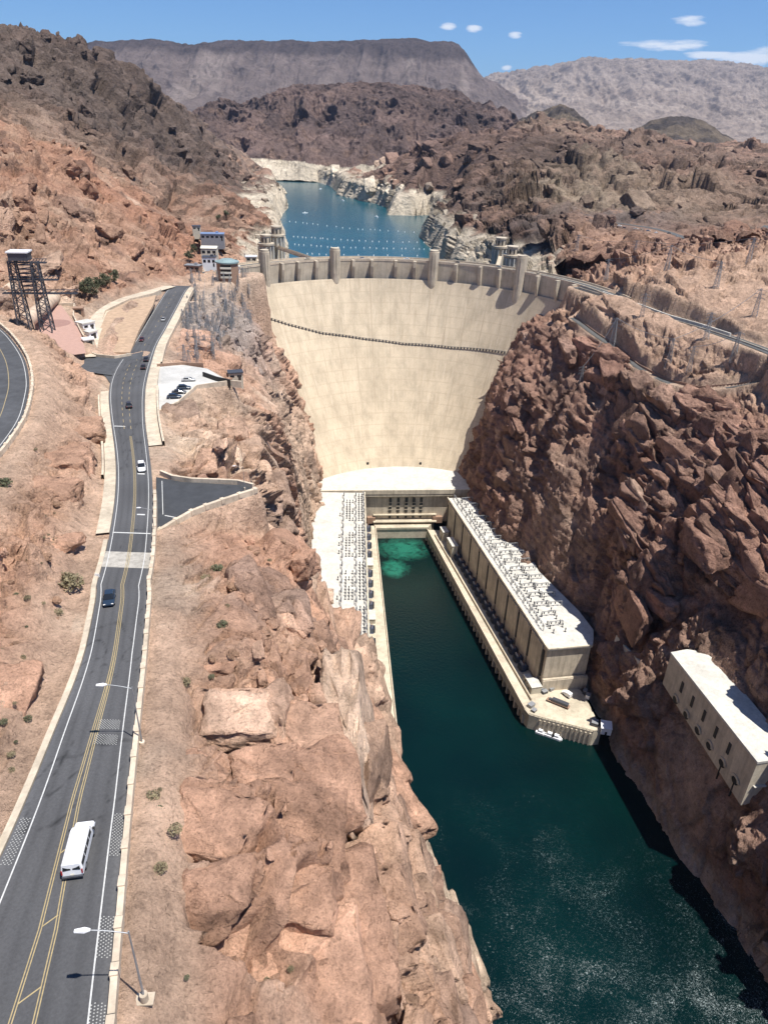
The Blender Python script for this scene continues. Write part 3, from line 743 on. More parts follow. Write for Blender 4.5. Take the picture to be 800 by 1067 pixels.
def away_from_plant(x, y, z, m):     # keep blocks off the roofs, decks and the outlet house
    a = (x > -66-m) & (x < 14+m) & (y > 225) & (y < 470) & (z < 44+m*1.2) ; b_ = (x > 30) & (x < 122) & (y > 235) & (y < 480) & (z < 40+m)
    c_ = (x > 120-m) & (x < 160) & (y > 175) & (y < 262) & (z > 36) & (z < 76+m); d_ = (y > 445) & (z < 182) & (x > -112) & (x < 130)
    return ~(a | b_ | c_ | d_)
steepn = 1-np.clip(nD.reshape(_x.shape+(3,))[..., 2], 0, 1)
NDg = nD.reshape(_x.shape+(3,))
left = (_x < 70) & (_z > 3); ok = (mk > .93) & (_y < 620)
leftside = _x < np.interp(_y, [p[1] for p in RL], [p[0] for p in RL])
fr = (np.abs(_x) < _y*.62+70)
pl = ok & left & fr & away_from_plant(_x, _y, _z, 5)
cliffL = pl & ~leftside
dcl = np.interp(_z, [150, 188], [1.0, .6])
szL = lambda rg, p: min(5.5, 0.85*(1-rg.random()*.985)**-.62)*(1.25 if p[2] < 165 else .8)*min(1.6, max(.75, math.hypot(p[1], CZ-p[2])/150))
def stL(rg, p): return np.array([rg.uniform(.7, 1.2), rg.uniform(.9, 1.9), rg.uniform(.55, 1.1)])
EX = []
def big(px, py, dims, rz=0.0, rx=0.0, ry=0.0, up=0.0):
    x, y, z = surf(px, py); EX.append(((x, y, z+up), (0, 0, 1), dims, Matrix.Rotation(rz, 3, 'Z') @ Matrix.Rotation(rx, 3, 'X') @ Matrix.Rotation(ry, 3, 'Y')))
big(368, 812, (4.2, 15, 15), .05, .1, -.15, 5); big(380, 852, (3.6, 10, 12), -.1, 0, -.1, 4); big(335, 832, (5, 6, 6), .3, .1, 0, 1.5); big(250, 757, (6, 4, 3.4), .1, .3, 0, .8); big(226, 868, (6, 4, 3.2), -.2, .3, 0, .8); big(276, 815, (5, 4, 3.6), .2, .25, 0, .8); big(400, 862, (2.6, 7, 8), 0, 0, -.1, 1); big(225, 945, (5, 4, 3), .2, .3, 0, .5); big(312, 945, (5, 4, 4), -.1, .3, 0, .8); big(352, 770, (4.5, 9, 9), .2, .2, 0); big(318, 800, (6, 9, 8), .25, .2, .1, -1); big(300, 870, (7, 7, 6), .1, .3, .2, -2)
big(362, 738, (4, 6, 5), 0, .1, .2, -1); big(245, 752, (7, 5, 3.2), .1, .3, 0, -.3); big(225, 862, (6, 5, 3.0), -.2, .35, 0, -.2); big(205, 692, (6.5, 4.2, 2.4), .05, .1, 0, -.2); big(240, 695, (6, 3.5, 2.2), -.1, .1, 0, -.2); big(270, 690, (4, 4, 2.6), .2, .1, 0)
big(290, 640, (6, 6, 3.5), .2, .2, 0, -1); big(395, 900, (3, 8, 7), 0, .1, 0, -3); big(350, 960, (8, 9, 6), .2, .2, .1, -3); big(270, 950, (9, 7, 5), .2, .25, .1, -3); big(200, 800, (5, 5, 2.6), .3, .1, 0, -1); big(320, 1010, (8, 8, 6), .1, .2, 0, -3)
big(70, 480, (7, 6, 3.4), .2, .1, 0, -.4); big(50, 512, (7, 4, 2.6), 0, .2, 0, -.4); big(85, 450, (6, 6, 3), .4, .1, 0, -.5); big(20, 600, (5, 4, 2.4), .1, .1, 0, -.6); big(10, 720, (3.4, 5, 3), .1, .1, .1, -.6); big(60, 570, (5, 3, 2), .3, .2, 0, -.5)
_BR = np.array([(300, 262), (330, 268), (355, 280), (390, 300), (415, 312), (440, 319), (470, 328), (497, 333), (520, 333), (560, 331), (575, 330), (600, 338), (640, 355), (680, 390), (700, 402), (740, 402), (760, 408), (800, 414), (850, 430), (900, 450), (960, 478), (1010, 498), (1067, 518)])
_v = PD.reshape(-1, 3)-np.array([0, 0, CZ]); _d = np.maximum(_v@cf, 1); _px = 400+FPX*(_v@cr)/_d; _py = 533.5-FPX*(_v@cu)/_d
inside = (_px < np.interp(_py, _BR[:, 0], _BR[:, 1])-np.where(_py < 1067, 4+1500/_d, 10)).reshape(_x.shape)      # keep the broken edge back from the water and the left wing
cliffL = cliffL*(inside | (_y < 20))
scatter('cliff_rock', 'angular fractured orange rock blocks on the cliff between road and river', PD, NDg, cliffL*(.12+.88*gate_)*dcl*(.35+steepn), int(5200*QUAL), szL, stL, .4, M['rock'], colblk, 5, jitter=.22, extra_blocks=EX)
scatter('slope_rock', 'angular orange rock outcrops on the slope left of the road', PD, NDg, (pl & leftside)*(.06+.94*gate_**2)*(1+steepn*2), int(1700*QUAL), lambda rg, p: szL(rg, p)*(.6 if p[1] < 260 else 1.0), stL, .5, M['rock'], colblk, 6)
szR = lambda rg, p: min(7.5, 1.5*(1-rg.random()*.985)**-.6)*(1.0 if p[2] < 150 else .4)
def stR(rg, p): return np.array([rg.uniform(.45, .9), rg.uniform(1.0, 2.6), rg.uniform(.6, 1.9)])
right = (_x > 70) & (_z > 4) & ok & (_x < _y*.62+70) & away_from_plant(_x, _y, _z, 9)
bench = (_z > 152)*(_x > 95)*(_y < 470)*(_y > 300)
right = right*np.where(bench, .06, 1.0)
scatter('canyon_rock', 'broad angular brown rock faces and ledges on the right canyon wall', PD, NDg, right*(.15+.85*gate_)*(.3+steepn), int(4600*QUAL), szR, stR, .62, M['rock'], colblk, 7, jitter=.2)
# craggy outcrops on the hills behind the dam
_xm, _ym, _zm = PMd[..., 0], PMd[..., 1], PMd[..., 2]
NDm = nDm.reshape(_xm.shape+(3,)); gm = sst(-.05, .2, fbm(PMd.reshape(-1, 3)/120+3, 66, 3)).reshape(_xm.shape)
prm = (LDM.reshape(_xm.shape) > 12)*(MASKM.reshape(_xm.shape) > .9)*(.08+.92*gm)*(_ym < 2400)*(.4+1-np.clip(NDm[..., 2], 0, 1))*((_ym > 640) | (np.abs(_xm) > 220))
def colm(V, Cn):
    chg = np.concatenate([[True], np.any(Cn[1:] != Cn[:-1], 1)]); ii = np.cumsum(chg)-1; U = Cn[chg]
    cu_ = colour(U, np.tile([0, 0, 1.0], (len(U), 1)), sdist(U[:, 0], U[:, 1], LAKE))*(1+.4*(perlin(U*.5, 401)+perlin(U*.11, 402))[:, None])
    return np.clip(cu_[ii]*(1+.35*perlin(V/9.0, 403)+.2*perlin(V/3, 404))[:, None], .02, .8)
scatter('hill_rock', 'rugged brown rock outcrops on the hills around the lake', PMd, NDm, prm, int(3200*QUAL), lambda rg, p: min(11, 1.9*(1-rg.random()*.985)**-.55)*min(1.7, math.hypot(p[0], p[1])/850), stL, .45, M['rock_mid'], colm, 8)
HAZE, EXPO = 1.9e-5, 0.62
M['water'] = None
def water_mat(name, c, rough, bs, bd):
    m, nt, b = newmat(name); b.inputs['Base Color'].default_value = (*c, 1); b.inputs['Roughness'].default_value = rough
    b.inputs['IOR'].default_value = 1.33
    return m, nt, b
m, nt, b = water_mat('river_water', (.002, .018, .02), .08, 1, 1)
# emerald boil below the dam, dark green elsewhere
g = N(nt, 'ShaderNodeNewGeometry')
def blob(nt, cx, cy, rx, ry):
    mp = N(nt, 'ShaderNodeMapping'); mp.vector_type = 'TEXTURE'; mp.inputs['Location'].default_value = (cx, cy, 0); mp.inputs['Scale'].default_value = (rx, ry, 1e4)
    nt.links.new(g.outputs['Position'], mp.inputs[0])
    gr = N(nt, 'ShaderNodeTexGradient'); gr.gradient_type = 'SPHERICAL'; nt.links.new(mp.outputs[0], gr.inputs[0]); return gr.outputs[1]
nz = noise(nt, .16, 5, .6, 1.0)
def add(nt, a, b, op='ADD'):
    n_ = N(nt, 'ShaderNodeMath', operation=op)
    for i, v in enumerate((a, b)):
        if hasattr(v, 'links'): nt.links.new(v, n_.inputs[i])
        else: n_.inputs[i].default_value = v
    return n_.outputs[0]
bl = add(nt, blob(nt, 15, 442, 24, 20), blob(nt, 9, 416, 13, 15), 'MAXIMUM')
f = ramp(nt, add(nt, bl, add(nt, add(nt, nz, 2.6, 'MULTIPLY'), .55, 'SUBTRACT'), 'MULTIPLY'), [(.06, 0), (.6, 1)])
dk = ramp(nt, noise(nt, .02, 4, .5), [(.3, (.0006, .0075, .008)), (.7, (.001, .014, .0125))])
c = mix(nt, dk, (.016, .135, .09), f)
# foam flecks on the current; their pale colour also paints sparkle on ripples
fn = noise(nt, 1.5, 11, .82, 1.5); fa = noise(nt, .04, 4, .6, .8)
fm = add(nt, fn, add(nt, add(nt, fa, .5, 'SUBTRACT'), .26, 'MULTIPLY'))
sp = N(nt, 'ShaderNodeSeparateXYZ'); nt.links.new(g.outputs['Position'], sp.inputs[0])
near = ramp(nt, add(nt, add(nt, sp.outputs[1], -330, 'MULTIPLY'), 0), [(0, 0), (1, 1)])
mr = N(nt, 'ShaderNodeMapRange'); nt.links.new(sp.outputs[1], mr.inputs[0]); mr.inputs[1].default_value = 330; mr.inputs[2].default_value = 150; mr.inputs[3].default_value = -.12; mr.inputs[4].default_value = .045
fmask = ramp(nt, add(nt, fm, mr.outputs[0]), [(.60, 0), (.70, 1)])
c = mix(nt, c, (.42, .48, .48), add(nt, fmask, .85, 'MULTIPLY'))
nt.links.new(c, b.inputs['Base Color'])
bump(nt, b, noise(nt, .5, 6, .65), .5, .5)
M['river'] = m
m, nt, b = water_mat('lake_water', (.012, .115, .16), .2, 1, 1)
nt.links.new(ramp(nt, noise(nt, .012, 5, .6, 0, None, (1, 2.5, 1)), [(.3, (.006, .062, .085)), (.7, (.010, .085, .11))]), b.inputs['Base Color'])
bump(nt, b, noise(nt, .3, 5, .6), .4, .4)
M['lake'] = m
mb = MB(); mb.poly([(-400, -400, 0), (400, -400, 0), (400, 470, 0), (-400, 470, 0)], [(0, 1, 2, 3)])
tag(mb.build('river', M['river']), 'dark green river with drifting foam and painted sparkle below the dam', kind='structure')
arc = [(3+146*math.cos(R(a)), 442+146*math.sin(R(a))) for a in range(10, 171, 5)]
mb = MB(); pts = [(600, 470)]+arc+[(-700, 470), (-900, 3000), (900, 3000)]
mb.poly([(x, y, LAKE_Z) for x, y in pts], [tuple(range(len(pts)))])
tag(mb.build('lake', M['lake']), 'blue-green reservoir lake behind the dam', kind='structure')
# ------------------------------------------------------------------ man-made materials
def concrete(name, c, streak=.35, rough=.85, zs=.06, sc=.35, blotch=.2):
    m, nt, b = newmat(name)
    s1 = noise(nt, sc, 6, .62, .2, None, (1, 1, zs)); s2 = noise(nt, sc*.22, 6, .6); s3 = noise(nt, 1.3, 5, .7)
    lo = [x*(1-streak)*.97 for x in c]; hi = [min(.92, x*1.1) for x in c]
    k = ramp(nt, s1, [(.3, lo), (.55, c), (.8, hi)])
    k = mix(nt, k, ramp(nt, s2, [(.3, 1-blotch*1.6), (.6, 1.08)]), .8, 'MULTIPLY')
    k = mix(nt, k, ramp(nt, s3, [(.3, .82), (.6, 1.06)]), .6, 'MULTIPLY')
    nt.links.new(k, b.inputs['Base Color']); b.inputs['Roughness'].default_value = rough; b.inputs['Specular IOR Level'].default_value = .2
    bump(nt, b, s3, .3, .15)
    return m
M['dam'] = concrete('dam_concrete', (.55, .46, .335), .2, .88, .035, .16, .08)
nt = M['dam'].node_tree; b = nt.nodes['Principled BSDF']   # casting joints: faint horizontal lifts and column lines
base = b.inputs['Base Color'].links[0].from_socket
g = N(nt, 'ShaderNodeNewGeometry'); sp = N(nt, 'ShaderNodeSeparateXYZ'); nt.links.new(g.outputs['Position'], sp.inputs[0])
def m_(nt, op, a, b_=None):
    n_ = N(nt, 'ShaderNodeMath', operation=op)
    for i, v in enumerate((a, b_)):
        if v is None: continue
        if hasattr(v, 'links'): nt.links.new(v, n_.inputs[i])
        else: n_.inputs[i].default_value = v
    return n_.outputs[0]
ang = m_(nt, 'ARCTAN2', m_(nt, 'SUBTRACT', sp.outputs[1], 425.0), m_(nt, 'SUBTRACT', sp.outputs[0], 8.0))
jc = m_(nt, 'ABSOLUTE', m_(nt, 'SUBTRACT', m_(nt, 'FRACT', m_(nt, 'MULTIPLY', ang, 9.5)), .5))
jl = m_(nt, 'ABSOLUTE', m_(nt, 'SUBTRACT', m_(nt, 'FRACT', m_(nt, 'MULTIPLY', sp.outputs[2], 1/7.6)), .5))
dirt = ramp(nt, noise(nt, .05, 4, .6, 0, None, (1, 1, .3)), [(.4, 0), (.6, 1)])
k = mix(nt, base, (.40, .32, .23), m_(nt, 'MULTIPLY', ramp(nt, jc, [(.0, .95), (.04, 0)]), dirt))
k = mix(nt, k, (.44, .36, .26), ramp(nt, jl, [(.0, .55), (.07, 0)]))
# rusty-dark vertical stains of different lengths
cv = N(nt, 'ShaderNodeCombineXYZ'); nt.links.new(m_(nt, 'MULTIPLY', ang, 60.0), cv.inputs[0]); nt.links.new(m_(nt, 'MULTIPLY', sp.outputs[2], .045), cv.inputs[1])
st = noise(nt, 1.0, 5, .7, 0, cv.outputs[0])
k = mix(nt, k, (.34, .26, .175), ramp(nt, st, [(.54, 0), (.74, .5)]))
k = mix(nt, k, (.64, .55, .42), ramp(nt, st, [(.30, .7), (.45, 0)]))
nt.links.new(k, b.inputs['Base Color'])
M['crest'] = concrete('crest_concrete', (.52, .45, .35), .2, .85, .1, .5)
M['roofw'] = concrete('white_roof', (.56, .54, .485), .16, .8, 1, .5, .12)
M['wall'] = concrete('plant_wall', (.56, .485, .375), .3, .85, .12, .5)
M['wall2'] = concrete('plant_wall_light', (.60, .53, .41), .25, .85, .12, .5)
M['deck'] = concrete('deck_concrete', (.56, .49, .37), .2, .85, 1, .4)
M['para'] = concrete('parapet_concrete', (.60, .50, .38), .22, .85, .5, .8)
M['walk'] = concrete('sidewalk', (.55, .47, .36), .18, .9, 1, .8)
M['pale'] = concrete('pale_paving', (.50, .49, .46), .1, .85, 1, .3)
M['asph'] = simple('asphalt', (.062, .064, .068), .85, 0, .22, .5)
nt = M['asph'].node_tree; b = nt.nodes['Principled BSDF']; base = b.inputs['Base Color'].links[0].from_socket
k = mix(nt, base, ramp(nt, noise(nt, .12, 4, .6, .5), [(.35, .82), (.65, 1.2)]), .8, 'MULTIPLY'); nt.links.new(k, b.inputs['Base Color'])
bump(nt, b, noise(nt, 9, 3, .6), .4, .02)
M['asph2'] = simple('old_asphalt', (.085, .085, .082), .9, 0, .2, .7)
M['dkasph'] = simple('dark_asphalt', (.042, .045, .05), .85, 0, .2, .5)
M['paintw'] = simple('white_paint', (.52, .52, .50), .7, 0, .2, 3)
M['painty'] = simple('yellow_paint', (.36, .28, .14), .7, 0, .2, 3)
M['stud'] = simple('stud', (.36, .36, .34), .7, 0, .2, 3)
M['black'] = simple('black_gap', (.02, .02, .02), .8)
M['dark'] = simple('dark_opening', (.03, .028, .025), .7)
M['steel'] = simple('grey_steel', (.30, .31, .32), .55, .4, .2, 2)
M['dsteel'] = simple('dark_steel', (.08, .085, .10), .5, .4, .25, 2)
M['bsteel'] = simple('blue_grey_tank', (.09, .11, .16), .5, .3, .25, 2)
M['tanbox'] = concrete('tan_cabinet', (.55, .51, .41), .1)
M['white'] = simple('white_gloss', (.82, .82, .82), .25, 0, .03, 3)
M['cream'] = simple('cream_panel', (.66, .62, .52), .6, 0, .08, 1)
M['glass'] = simple('dark_glass', (.015, .018, .022), .08, 0, .1, 1)
M['tyre'] = simple('tyre', (.02, .02, .02), .85)
M['rim'] = simple('rim', (.45, .45, .46), .35, .8, .05)
M['red'] = simple('tail_lamp', (.35, .02, .02), .3)
M['orangelamp'] = simple('lens', (.75, .72, .65), .15)
M['cyl'] = concrete('pipe_concrete', (.56, .43, .32), .2)
M['brick'] = simple('brown_stone', (.30, .19, .13), .85, 0, .25, 1.5)
M['greenroof'] = simple('verdigris_roof', (.22, .30, .30), .6, .1, .2, .8)
M['blueroof'] = simple('blue_roof', (.22, .30, .46), .4, .2, .2, .5)
M['leaf'] = simple('leaf', (.10, .105, .055), .8, 0, .35, 1.2)
M['leafd'] = simple('dry_leaf', (.21, .175, .10), .85, 0, .35, 1.2)
M['bark'] = simple('bark', (.16, .11, .08), .9)
M['lawn'] = simple('dry_soil', (.40, .28, .185), .95, 0, .22, .5)
M['plaza'] = simple('pink_paving', (.40, .25, .20), .9, 0, .1, .6)
M['plazac'] = simple('dark_pink_paving', (.29, .17, .14), .9, 0, .1, .6)

# ------------------------------------------------------------------ the dam
def dface(z):
    t = max(0.0, (178-z)/142.0); ap = 582-75*t**1.2; Rr = 140-45*t; return 3+17*t, ap-Rr, Rr
def dpt(a, z, out=0.0):
    cx, cy, Rr = dface(z); return (cx+(Rr-out)*math.cos(a), cy+(Rr-out)*math.sin(a), z)
def dhit(px, py):
    """where the line of sight through a pixel meets the downstream face: returns angle, z"""
    best = None
    for k in range(0, 1700):
        z = 178-k*.1
        x, y = un(px, py, z); cx, cy, Rr = dface(z); d = math.hypot(x-cx, y-cy)-Rr
        if y > cy and (best is None or abs(d) < best[0]): best = (abs(d), math.atan2(y-cy, x-cx), z)
    return best[1], best[2]
dam = empty('dam', (3, 582, 0))
tag(dam, 'tall pale concrete arch dam curving across the canyon between river and lake', 'dam')
def put(mb, name, mats, parent, **k):
    o = mb.build(name, mats, None, **k)
    if parent is not None:
        o.parent = parent; o.matrix_parent_inverse = Matrix.Translation(-Vector(parent.location))
    return o
A0, A1, NA, NZ = R(8), R(172), 200, 120
zs_ = np.concatenate([np.linspace(165, 2, NZ)])
P = np.array([[dpt(A0+(A1-A0)*i/(NA-1), z) for i in range(NA)] for z in zs_])
body = grid_mesh('wall_face', P[:, ::-1], [M['dam']]); body.parent = dam; body.matrix_parent_inverse = Matrix.Translation(-dam.location)
mb = MB()      # crest slab, upright head wall below it and the lake side
aa = [A0+(A1-A0)*i/(NA-1) for i in range(NA)]
ring = lambda r, z: [(3+r*math.cos(a), 442+r*math.sin(a), z) for a in aa]
mb.strip(ring(138.6, 178), ring(138.6, 164.0)); mb.strip(ring(138.6, 164.0), ring(141, 163.2)); mb.strip(ring(150, 178), ring(138.6, 178)); mb.strip(ring(150, 60), ring(150, 178))
put(mb, 'crest', [M['crest']], dam)
mb = MB()
for r, s in ((138.4, -1), (150.2, 1)):
    mb.strip(ring(r, 179.3), ring(r, 177.6)) if s < 0 else mb.strip(ring(r, 177.0), ring(r, 179.3))
    mb.strip(ring(r+.6*-s, 179.3) if s > 0 else ring(r+.6, 179.3), ring(r, 179.3)); mb.strip(ring(r+.6*-s, 178), ring(r+.6*-s, 179.3))
put(mb, 'parapet', [M['para']], dam)
mb = MB(); mb.strip(ring(148.4, 178.03), ring(141.0, 178.03)); put(mb, 'road_deck', [M['asph2']], dam)
# corbels under the crest, one by one as read from the photograph
for px in (294, 311, 330, 368, 388, 412, 432, 474, 500, 520, 560, 580, 597):
    best = None
    for k in range(400):
        a = A0+(A1-A0)*k/399
        x, y = 3+137*math.cos(a), 442+137*math.sin(a)
        v = np.array([x, y, 172-CZ]); q = 400+FPX*(v@cr)/(v@cf)
        if best is None or abs(q-px) < best[0]: best = (abs(q-px), a)
    a = best[1]; n = Vector((math.cos(a), math.sin(a), 0)); tt = Vector((-n.y, n.x, 0)); c0 = Vector((3, 442, 0))
    mb = MB(); pts = []
    for s in (-1, 1):
        for r, z in ((139.2, 178.6), (134.6, 178.6), (134.6, 174), (137.0, 163), (139.6, 160.5)):
            p = c0+n*r+tt*s*1.1; pts.append((p.x, p.y, z))
    mb.poly(pts, [(0, 1, 2, 3, 4), (9, 8, 7, 6, 5), (0, 5, 6, 1), (1, 6, 7, 2), (2, 7, 8, 3), (3, 8, 9, 4), (4, 9, 5, 0)])
    put(mb, 'corbel', [M['crest']], dam)
def damtower(px, r, ztop, zbot):
    best = None
    for k in range(800):
        a = A0+(A1-A0)*k/799; x, y = 3+136*math.cos(a), 442+136*math.sin(a)
        v = np.array([x, y, 176-CZ]); q = 400+FPX*(v@cr)/(v@cf)
        if best is None or abs(q-px) < best[0]: best = (abs(q-px), a)
    a = best[1]; n = Vector((math.cos(a), math.sin(a), 0)); tt = Vector((-n.y, n.x, 0)); c0 = Vector((3, 442, 0))+n*137.5
    mb = MB()
    prof = [(ztop, .86), (ztop-1.5, .86), (ztop-1.5, 1.0), (ztop-6, 1.0), (170, 1.0), (162, .98), (zbot+3, .85), (zbot, .45)]
    rings = []
    for z, k in prof:
        L = []
        for j in range(13):
            ph = math.pi*j/12; L.append(c0 - n*math.sin(ph)*r*k*1.05 + tt*math.cos(ph)*r*k*.95)
        L += [c0+n*3*k+tt*-r*k*.95, c0+n*3*k+tt*r*k*.95] if z > 165 else [c0+n*10+tt*-r*k*.9, c0+n*10+tt*r*k*.9]
        rings.append([(p.x, p.y, z) for p in L])
    m_n = 15; pts = [p for L in rings for p in L]
    fs = [tuple(range(m_n))]
    for i in range(len(rings)-1):
        for j in range(m_n): fs.append((i*m_n+j, (i+1)*m_n+j, (i+1)*m_n+(j+1) % m_n, i*m_n+(j+1) % m_n))
    mb.poly(pts, fs)
    for s in (-.5, 0, .5):   # narrow recessed flutes up the front
        p = c0-n*(r*1.05*math.cos(s)+.02)+tt*math.sin(s)*r*.95; mb.box((p.x, p.y, (ztop+166)/2), (.7, .5, ztop-172), math.atan2(tt.y, tt.x))
    return put(mb, 'elevator_tower', [M['crest']], dam)
damtower(278, 3.6, 189, 155); damtower(350, 3.9, 187.5, 156); damtower(451, 3.9, 187.5, 154); damtower(540, 3.7, 190.5, 150)
# dark dotted line along the face: beam with brackets
wp = [dhit(*q) for q in ((268, 327), (300, 337), (335, 346), (380, 352), (420, 357), (470, 361), (526, 366))]
was = np.array([q[0] for q in wp]); wz = np.array([q[1] for q in wp]); o_ = np.argsort(was)
mb = MB(); T = np.linspace(was.min(), was.max(), 76); prevp = None
for i, a in enumerate(T):
    z = float(np.interp(a, was[o_], wz[o_])); p = Vector(dpt(a, z, 1.0))
    if prevp is not None: mb.bar(prevp, p, .5, .2)
    if i % 1 == 0:
        q = Vector(dpt(a, z-.6, .4)); mb.bar(q+Vector((0, 0, .7)), q-Vector((0, 0, .9)), .9, 1.2)
    prevp = p
put(mb, 'face_line', [M['dsteel']], dam)
for px, py in ((383, 483), (438, 483)):
    mb = MB(); a, z = dhit(px, py); mb.box(dpt(a, z, .1), (1.6, .8, 2.2), a-math.pi/2); put(mb, 'port', [M['dark']], dam)

# ------------------------------------------------------------------ power plant
ZP, ZD = 36.0, 9.0
def V2(a): return Vector((a[0], a[1]))
plant = empty('central_powerhouse', (10, 470, 0))
tag(plant, 'low central powerhouse block at the foot of the dam with a white curved roof', 'powerhouse')
def dam_edge(z, n=24, a0=R(28), a1=R(152)):
    return [dpt(a0+(a1-a0)*i/n, z, -2)[:2] for i in range(n+1)]
FL, FR = (-52, 458.5), (76, 470.5)     # front edge of the roof slab
mb = MB(); mb.prism([FL, FR]+dam_edge(ZP), 33.4, ZP); put(mb, 'roof', [M['roofw']], plant)
mb = MB(); mb.prism([(FL[0], FL[1]+.1-.7), (FR[0], FR[1]+.1-.7), (FR[0], FR[1]+1.4), (FL[0], FL[1]+1.4)], 31.6, 33.38)
mb.prism([(FL[0], FL[1]-.9), (FR[0], FR[1]-.9), (FR[0], FR[1]-.1), (FL[0], FL[1]-.1)], ZP-2.4, ZP+.9); put(mb, 'fascia', [M['wall2']], plant)
wl, wr = (-16, 463.6), (47, 469.6)
ang_ = math.atan2(wr[1]-wl[1], wr[0]-wl[0]); ux = Vector((math.cos(ang_), math.sin(ang_), 0)); uy = Vector((-ux.y, ux.x, 0))
W0 = Vector((wl[0], wl[1], 0)); LW = (Vector((*wr, 0))-W0).length
mb = MB(); c = W0+ux*LW/2+uy*6; mb.box((c.x, c.y, (31.6+ZD)/2), (LW+60, 12, 31.6-ZD), ang_)
put(mb, 'front_wall', [M['wall']], plant)
for i, s in enumerate((24.5, 30.5, 36.5, 42.0, 47.5)):
    k = s-4
    mb = MB()
    for d_ in (-.55, .55):
        p = W0+ux*(k+d_)+uy*-.1; mb.box((p.x, p.y, 23.2), (.8, .5, 12.5), ang_)
    mb.mat(1)
    for zz in (19.5, 22.5, 25.5):
        p = W0+ux*k+uy*-.3; mb.box((p.x, p.y, zz), (2.6, .3, .5), ang_)
    put(mb, 'window', [M['dark'], M['wall']], plant)
    p = W0+ux*k+uy*-.12; mb = MB(); mb.box((p.x, p.y, 13.2), (1.6, .5, 1.8), ang_); put(mb, 'hatch', [M['dark']], plant)
for k, wd in ((6.5, 6), (LW-7, 7)):
    p = W0+ux*k+uy*-1.2; mb = MB(); mb.box((p.x, p.y, 11.6), (wd, 3, 5), ang_); put(mb, 'lower_block', [M['brick']], plant)
mb = MB()
for z0_, dy in ((15.6, -1.0), (11.2, -2.4)):
    p = W0+ux*(LW/2)+uy*dy; mb.box((p.x, p.y, z0_), (LW-16, abs(dy)*2, .7), ang_)
put(mb, 'ledge', [M['deck']], plant)
mb = MB(); mb.prism([(-6, 455.6), (33, 459.2), (38, 468.5), (-8, 464.2)], -1.5, ZD); mb.prism([(-6, 455.0), (33.5, 458.7), (33.5, 459.3), (-6, 455.6)], ZD-1.2, ZD+.35)
put(mb, 'terrace', [M['deck']], plant)

def railing(name, pts, h=1.1, parent=None, step=2.5, mat='steel', w=.06):
    mb = MB()
    for a, b_ in zip(pts[:-1], pts[1:]):
        a, b_ = Vector(a), Vector(b_); L = (b_-a).length; n = max(1, int(L/step))
        for i in range(n+1): p = a.lerp(b_, i/n); mb.bar(p, p+Vector((0, 0, h)), w)
        for k in (1, .5): mb.bar(a+Vector((0, 0, h*k)), b_+Vector((0, 0, h*k)), w)
    return put(mb, name, [M[mat]], parent)

def wing(name, label, A, B, side, backs, zend_label=None):
    """A,B river edge of the roof (far, near); side -1: river lies to -x; backs: polygon back edge"""
    w = empty(name, (A[0], A[1], 0)); tag(w, label, 'powerhouse')
    A3, B3 = Vector((*A, 0)), Vector((*B, 0)); d = (B3-A3).normalized(); n = Vector((d.y, -d.x, 0))
    if n.x*side < 0: n = -n           # towards the river
    L = (B3-A3).length
    poly = [A, B]+backs
    mb = MB(); mb.prism(poly, ZP-1.0, ZP); put(mb, 'roof', [M['roofw']], w)
    mb = MB(); c = [Vector((*q, 0)) for q in poly]; ce = sum(c, Vector())/len(c)
    inner = [((q-ce)*.985+ce) for q in c]; mb.prism([(q.x, q.y) for q in inner], 2, ZP-1.0); put(mb, 'walls', [M['wall']], w)
    mb = MB(); mb.bar(A3+n*.1+Vector((0, 0, ZP+.35)), B3+n*.1+Vector((0, 0, ZP+.35)), .7, .9); mb.bar(B3+n*.1+Vector((0, 0, ZP+.3)), Vector((*backs[0], ZP+.3)), .7, .8)
    put(mb, 'roof_edge', [M['wall2']], w)
    npil = 10
    for i in range(npil+1):
        p = A3+d*(4+(L-8)*i/npil)
        if i < npil+1:
            mb = MB(); q = p+n*.15; mb.box((q.x, q.y, 24), (1.3, .9, 17), math.atan2(d.y, d.x)); put(mb, 'window', [M['dark']], w)
        if i < npil:
            q = A3+d*(4+(L-8)*(i+.5)/npil)+n*.2; mb = MB(); mb.box((q.x, q.y, 22.5), ((L-8)/npil-2.6, .9, 24.4), math.atan2(d.y, d.x)); put(mb, 'pilaster', [M['wall']], w)
    return w, A3, B3, d, n, L
rb = [un(px, py, ZP) for px, py in ((617, 673), (618, 666), (612, 656), (597, 636), (576, 615), (556, 595), (546, 577), (541, 562), (521, 547), (507, 530), (497, 518))]
RA, RB = un(466.5, 519, ZP), un(571, 677, ZP)
rw, rA, rB, rd, rn, rL = wing('powerhouse_wing', 'long right powerhouse wing with a white roof crowded with steel racks', RA, RB, -1, [(x+(3 if i > 1 else 0), y) for i, (x, y) in enumerate(rb)])
mb = MB(); e0, e1 = rB, Vector((*rb[0], 0)); dd = (e1-e0).normalized(); nn_ = Vector((dd.y, -dd.x, 0)); c = (e0+e1)/2-nn_*-.4
c = (e0+e1)/2+nn_*.5; az_ = math.atan2(dd.y, dd.x); LL = (e1-e0).length
mb.box((c.x, c.y, 16.2), (LL+.6, 1.3, .7), az_); mb.box((c.x, c.y, 12.0), (LL+1, 2.0, 8.0), az_); put(mb, 'end_plinth', [M['wall']], rw)
LA, LB = (-14.5, 459), (-4.0, 262)
lw, lA, lB, ld_, ln, lL = wing('powerhouse_wing', 'long left powerhouse wing with a plain white roof under the orange cliff', LA, LB, 1, [(-22, 262), (-40, 300), (-56, 350), (-62, 400), (-60, 457)])
